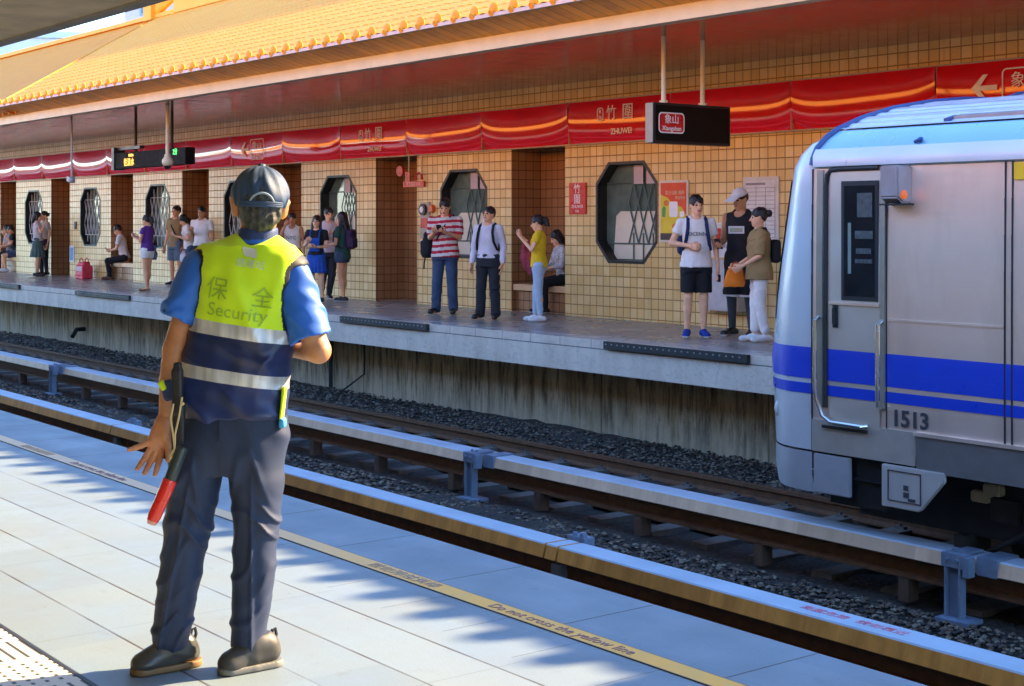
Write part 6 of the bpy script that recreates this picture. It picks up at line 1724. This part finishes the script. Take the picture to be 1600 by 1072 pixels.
for f_ in bm.faces:
    w = wv(f_.calc_center_median()); buck[sum(w < t for t in LV)].append([v.co.copy() for v in f_.verts])
bm.free()
hv = G('fluorescent_yellow_mesh'); hv.color(hv.mix(hv.ramp(hv.noise(4, 4), .3, .7), (.58, .90, .012), (.66, .94, .018))); hv.set(Roughness=.6, Sheen_Weight=.2, Specular_IOR_Level=.3); hv.bump(hv.noise(420, 2), .15, .002)
silver = G('silver_reflective_tape'); sx1, sy1, sz1 = silver.xyz(); sv_ = silver.vec(silver.f('MULTIPLY', sx1, 9.0), sy1, silver.f('MULTIPLY', sz1, .8))
silver.color(silver.mix(silver.ramp(silver.noise(3.2, 5, sv_), .38, .62), (.42, .43, .43), (.72, .72, .71))); silver.set(Metallic=.35, Roughness=.38); silver.bump(silver.noise(260, 2), .1, .002)
navy = G('navy_mesh_cloth'); navy.color(navy.mix(navy.ramp(navy.noise(6, 4), .35, .65), (.006, .011, .04), (.010, .028, .13))); navy.set(Roughness=.42, Sheen_Weight=.05); navy.bump(navy.noise(300, 2), .12, .002)
trim = mat('black_vest_trim', (.012, .014, .018), .6)
def piece(name, faces, mats, par, pick=None):
    idx = {}; vs = []; fs = []
    for f_ in faces:
        r = []
        for p in f_:
            k = (round(p.x, 5), round(p.y, 5), round(p.z, 5))
            if k not in idx: idx[k] = len(vs); vs.append(tuple(p))
            if not r or r[-1] != idx[k]: r.append(idx[k])
        if len(set(r)) == len(r) and len(r) > 2: fs.append(r)
    me = bpy.data.meshes.new(name); me.from_pydata(vs, [], fs)
    for m_ in mats: me.materials.append(m_)
    me.polygons.foreach_set("use_smooth", [True] * len(me.polygons))
    if pick is not None:
        c = np.array([p.center for p in me.polygons]); me.polygons.foreach_set("material_index", pick(c).astype(np.int32))
    me.update(); return link(name, me, par)
def trimpick(c):
    d = np.minimum(slL.sdf(c), slR.sdf(c)); return (d < .015) & (c[:, 2] < 1.43)
vest = piece('vest', buck[0], [hv.m, trim], guard, trimpick)
piece('reflective_band', buck[1], [silver.m, trim], vest, lambda c: trimpick(c) & False); piece('vest_panel', buck[2], [navy.m], vest)
piece('reflective_band', buck[3], [silver.m], vest); piece('vest_panel', buck[4], [navy.m], vest)
# printing on the back of the vest, laid on the cloth
from mathutils.bvhtree import BVHTree
bvh = BVHTree.FromPolygons([tuple(p) for p in vv], [tuple(int(i) for i in f_) for f_ in vq])
def vest_text(body, size, px, py, m_, sx=1.0, bold=0.0, rot=-8.5, name='vest_lettering'):
    o = text(name, body, size, m_, vest, extrude=0.0, bold=bold)
    me = o.data; bm = bmesh.new(); bm.from_mesh(me); bmesh.ops.remove_doubles(bm, verts=bm.verts, dist=1e-5)
    bmesh.ops.triangulate(bm, faces=bm.faces)
    for _ in range(5): bmesh.ops.subdivide_edges(bm, edges=[e for e in bm.edges if e.calc_length() > .008], cuts=1)
    ca, sa = math.cos(R(rot)), math.sin(R(rot)); kill = []
    for v in bm.verts:
        x = gx(px) + (v.co.x * ca * sx - v.co.y * sa); z = gz(py) + (v.co.x * sa * sx + v.co.y * ca)
        hit = bvh.ray_cast(Vector((x, -.6, z)), Vector((0, 1, 0)))
        if hit[0] is None: kill.append(v); continue
        v.co = hit[0] + Vector((0, -.0035, 0))
    bmesh.ops.delete(bm, geom=kill, context='VERTS')
    bm.to_mesh(me); bm.free(); me.update()
    return o
gp = mat('grey_green_vest_print', (.36, .56, .05), .5); wp = mat('silver_vest_print', (.62, .66, .56), .4)
vest_text("保", .080, 347, 451, gp); vest_text("全", .076, 417, 466, gp)
vest_text("Security", .062, 378, 487, gp, sx=1.02)
vest_text("捷運站", .030, 398, 412, wp, sx=1.1)
# emblem: a small shield made of three bars
E_ = text('vest_emblem', "■", .05, wp, vest, extrude=0.0); bpy.data.objects.remove(E_)
eb = MB()
nx_, nz_ = 11, 7; ev = []
for j in range(nz_ + 1):
    for i in range(nx_ + 1):
        u = -1 + 2 * i / nx_; v = -1 + 2 * j / nz_; wd = 1 - .22 * max(0, -v) ** 2
        x = gx(396) + u * .024 * wd - v * .003; z = gz(394) + v * .016 - u * .004
        hit = bvh.ray_cast(Vector((x, -.6, z)), Vector((0, 1, 0))); ev.append((hit[0] + Vector((0, -.0035, 0))) if hit[0] is not None else Vector((x, -.08, z)))
eb.add(ev, [(j*(nx_+1)+i, j*(nx_+1)+i+1, (j+1)*(nx_+1)+i+1, (j+1)*(nx_+1)+i) for j in range(nz_) for i in range(nx_)]); eb.build('vest_emblem', wp, vest, smooth=True)
# lime lining showing at the side slits
Lf = Field(); Lf.box((.207, -.035, .905), (.012, .05, .12), .006, rot=(0, R(7), 0)); Lf.disp(folds(.004, 20, 4)); blob('vest_lining', Lf, .005, hv.m, vest)
Lf = Field(); Lf.box((.208, -.04, .842), (.022, .05, .034), .008); Lf.disp(folds(.004, 20, 6)); blob('shirt_tail', Lf, .005, mat('sky_blue_cloth', (.05, .35, .62), .6), shirt)
Lf = Field(); Lf.box((gx(264), -.085, gz(598)), (.022, .03, .034), .006, rot=(0, R(-30), 0)); blob('vest_lining', Lf, .0045, hv.m, vest)
Lf = Field(); Lf.box((gx(271), -.07, gz(606)), (.040, .05, .07), .012, rot=(0, R(-14), 0)); blob('belt_pouch', Lf, .005, navyc, guard)

# trousers
tg = G('slate_blue_trouser_cloth'); tg.color(tg.mix(tg.ramp(tg.noise(5, 5), .3, .7), (.014, .026, .062), (.022, .040, .094))); tg.set(Roughness=.62, Sheen_Weight=.03, Specular_IOR_Level=.35); tg.bump(tg.noise(350, 2), .15, .002)
Tr = Field()
Tr.loft([(.66, gx(352), .03, .165, .10), (.74, gx(360), .03, .178, .118), (.80, gx(366), .03, .176, .122), (.90, gx(368), .03, .165, .12), (.96, gx(368), .03, .15, .11)], k=.02, n=2.4)
def leg(pts, rs, fl):
    for i in range(len(pts) - 1): Tr.cap(pts[i], pts[i+1], rs[i], rs[i+1], .025 if i == 0 else .012, flat=((0, 1, 0), fl))
leg([(gx(312), .03, .76), (gx(303), .02, .64), (gx(296), .01, .50), (gx(281), .0, .30), (gx(268), -.01, .105)], [.103, .095, .080, .069, .062], .95)
leg([(gx(398), .03, .76), (gx(400), .025, .64), (gx(400), .02, .50), (gx(395), .01, .30), (gx(388), .0, .105)], [.103, .095, .079, .069, .062], .95)
Tr.cap((gx(351), .03, .655), (gx(352), .03, .30), .014, .020, .03, mode='sub')
Tr.cut((0, .15, -1), -.062)
def pk_(v, k=2.6): return np.exp(k * (np.sin(v) - 1)) - .2
def tfold(P):
    x, y, z = P[..., 0], P[..., 1], P[..., 2]
    left = x < .0; lx = np.where(left, x - (gx(303) + (z - .64) * .19), x - gx(398))
    wob = .035 * np.sin(lx * 31 + z * 9) + .02 * np.sin(z * 23 + lx * 17) + np.where(left, .03, 0)
    knee = np.exp(-((z - .49) / .09) ** 2); ank = np.exp(-((z - .14) / .08) ** 2); thigh = np.exp(-((z - .69) / .11) ** 2)
    a = .011 * pk_((z + .75 * lx + wob) * 55) * knee
    b = .010 * pk_((z - .55 * lx + wob * .8) * 68 + 1.2) * ank
    c = .010 * pk_((z * .7 + np.abs(lx) * 1.1 + wob) * 40) * thigh
    e = .007 * pk_((z - .9 * lx + wob) * 47 + 2.0) * np.exp(-((z - .36) / .13) ** 2)
    cr = .008 * np.exp(-(lx / .007) ** 2) * (y < 0) * np.clip((.72 - z) * 6, 0, 1)
    d = .0025 * np.sin(lx * 60 + z * 11 + 2 * np.sin(z * 7))
    return -(a + b + c + cr + d + e)
Tr.disp(tfold)
blob('trousers', Tr, .005, tg.m, guard)
# shoes
blk = mat('worn_black_shoe_leather', (.05, .05, .045), .35, var=.4, scale=14); grey = mat('worn_grey_shoe', (.045, .044, .04), .5, var=.2, scale=14); tan = mat('tan_rubber_sole', (.20, .115, .04), .6, var=.15); pale = mat('pale_sole', (.16, .16, .14), .5)
def gshoe(heel, toe, up_, sole, seed):
    h_ = Vector(heel); t_ = Vector(toe); d = (t_ - h_).normalized(); n_ = Vector((-d.y, d.x, 0)); L = (t_ - h_).length
    def at(t, z, w=0): p = h_ + d * (L * t) + n_ * w; return (p.x, p.y, z)
    s_ = Field()
    s_.chain([at(.12, .050), at(.45, .046), at(.82, .036)], [.040, .043, .037], k=.01); s_.ell(at(.80, .034), (.044, .044, .030), k=.02)
    s_.cap(at(.20, .085), at(.42, .085), .037, .036, .03); s_.cap(at(.36, .090), at(.66, .058), .030, .028, .03)
    s_.cut((0, 0, -1), -.016); s_.cut((0, 0, 1), .118)
    s_.cap(at(.30, .14), at(.36, .14), .030, .030, .008, mode='sub')
    s_.disp(folds(.0016, 26, seed))
    o = blob('shoe', s_, .004, up_, guard)
    k_ = Field(); k_.chain([at(.11, .012), at(.45, .012), at(.83, .012)], [.046, .046, .044], k=.01); k_.cut((0, 0, -1), -.002); k_.cut((0, 0, 1), .024); blob('sole', k_, .004, sole, o)
    b = MB(); pts = [Vector(at(.10 + .0 * k, .10)) for k in range(1)]
    lp = [at(.02, .085), at(-.01, .105), at(.01, .125), at(.06, .122), at(.08, .105)]; b.tube(lp, .006, 6); b.build('heel_loop', trim, o, smooth=True)
    for t in (.50, .57, .64):
        b = MB(); zt = .118 - (t - .36) * .10; b.tube([at(t, zt - .012, -.026), at(t, zt + .002, 0), at(t, zt - .012, .026)], .004, 6); b.build('lace', trim, o, smooth=True)
gshoe((-.105, .04, 0), (-.290, -.095, 0), blk, tan, 3); gshoe((.172, .035, 0), (.005, -.085, 0), grey, pale, 4)
# hair and cap
Hf = Field(Mh); Hf.ell((0, -.020, 1.607), (.083, .100, .098)); Hf.ell((0, -.055, 1.545), (.062, .052, .05), k=.03); Hf.ell((0, .11, 1.55), (.10, .09, .11), k=.012, mode='sub')
for sd in (1, -1): Hf.ell((sd * .098, .0, 1.572), (.036, .05, .05), k=.008, mode='sub')
Hf.disp(lambda P: .0035 * np.sin(P[..., 0] * 130 + 1.5 * np.sin(P[..., 2] * 60)) * np.sin(P[..., 2] * 70 + P[..., 0] * 30) + .002 * np.sin(P[..., 0] * 260))
blob('hair', Hf, .0045, mat('greying_black_hair', (.05, .05, .048), .5, var=.75, scale=70, bump=.5, bscale=300), guard)
Kf = Field(Mh); Kf.ell((0, -.008, 1.622), (.0985, .113, .103)); cv = np.array((0, -.10, -1.0)); cv /= np.linalg.norm(cv)
Kf.cut(tuple(cv), float(cv @ np.array((0, 0, 1.578))))
Kf.ell((0, -.115, 1.585), (.040, .05, .042), k=.006, mode='sub')
Kf.box((0, .15, 1.60), (.15, .15, .012), .005, rot=(R(-16), 0, 0), k=.012); Kf.ell((0, -.008, 1.727), (.013, .013, .008), k=.004)
Mhi = np.linalg.inv(np.array(Mh))
def kfold(P):
    qh = P; a = np.arctan2(qh[..., 0], -(qh[..., 1] + .008)); rr = np.hypot(qh[..., 0], qh[..., 1])
    seam = np.exp(-(np.abs(((a / (math.pi / 3) + .5) % 1) - .5) * rr * 1.05 / .0035) ** 2)
    wr = np.sin((qh[..., 2] * .8 + qh[..., 0] * .6) * 85 + 2.2 * np.sin(a * 3)) * np.clip((1.71 - qh[..., 2]) * 9, 0, 1)
    return .0028 * seam - .0030 * wr - .0018 * np.sin(a * 13 + qh[..., 2] * 30)
Kf.disp(kfold)
capm = mat('navy_cap_cotton', (.030, .068, .15), .62, var=.2, scale=12, bump=.2, bscale=260)
cap_ = blob('cap', Kf, .0042, capm, guard)
b = MB(); pts = []
for k in range(9):
    a = R(-46 + 92 * k / 8); pts.append(tuple(Mh @ Vector((.0985 * math.sin(a), -.008 - .112 * math.cos(a), 1.589))))
for w in (-.006, 0, .006): b.tube([(p[0], p[1], p[2] + w) for p in pts], .0045, 6)
b.build('cap_strap', capm, cap_, smooth=True)
b = MB(); pts = []
for k in range(15):
    a = R(-88 + 176 * k / 14); v = Vector((.042 * math.sin(a), -.105 - .0 * math.cos(a), 1.583 + .043 * math.cos(a))); v.y = -.008 - .114 * math.sqrt(max(.05, 1 - (v.x / .0985) ** 2 - ((v.z - 1.622) / .103) ** 2)); pts.append(tuple(Mh @ v))
b.tube(pts, .0042, 6); b.build('cap_piping', mat('pale_blue_piping', (.30, .40, .52), .6), cap_, smooth=True)
# radio holder on the belt
Rf = Field(); Rf.box((gx(291), -.128, gz(605)), (.036, .035, .15), .008, rot=(0, R(-1), 0)); Rf.box((gx(291), -.128, gz(572)), (.026, .026, .05), .006); Rf.box((gx(293), -.125, gz(655)), (.040, .03, .13), .008)
blob('belt_holder', Rf, .0045, mat('black_nylon_holder', (.014, .014, .016), .5, var=.3, scale=30), guard)
# light baton hanging from the holder
bat = empty('light_baton', (0, 0, 0)); bat.location = GL; bat.rotation_euler = (0, 0, GR)
tag(bat, 'red light baton with black handle hanging at the left hip of the guard', 'baton')
p0, p1, p2 = Vector((gx(301), -.155, gz(688))), Vector((gx(284), -.165, gz(736))), Vector((gx(258.5), -.178, gz(797)))
b = MB(); b.tube([p0, p0.lerp(p1, .08), p1], [.016, .0205, .0205], 16); b.build('handle', mat('dark_green_grey_handle', (.035, .05, .045), .35), bat, smooth=True)
b = MB(); b.tube([p1, p1.lerp(p2, .04), p1.lerp(p2, .9), p2], [.022, .0235, .0225, .019], 16); b.build('red_tube', mat('red_translucent_tube', (.75, .03, .02), .25, var=.1, coat=.5), bat, smooth=True)
b = MB(); b.tube([p2, p2 + (p2 - p1).normalized() * .012], [.020, .014], 16); b.build('tip', mat('pink_tip', (.75, .35, .28), .4), bat, smooth=True)
b = MB(); yl = -.158
b.tube([q(301, 612, yl), q(297, 640, yl-.004), q(291, 668, yl-.006), q(290, 690, yl-.004)], .0035, 6); b.tube([q(288, 622, yl), q(284, 645, yl-.004), q(288, 668, yl-.006), q(290, 690, yl-.004)], .0035, 6); b.tube([q(290, 690, yl-.004), q(286, 697, yl-.006), q(283, 706, yl-.006)], .0045, 6); b.ball(q(285, 702, yl-.004), .009, 8, 6); b.ball(q(302, 622, yl), .006, 8, 6)
b.build('lanyard', mat('beige_cord', (.58, .46, .22), .7), bat, smooth=True)
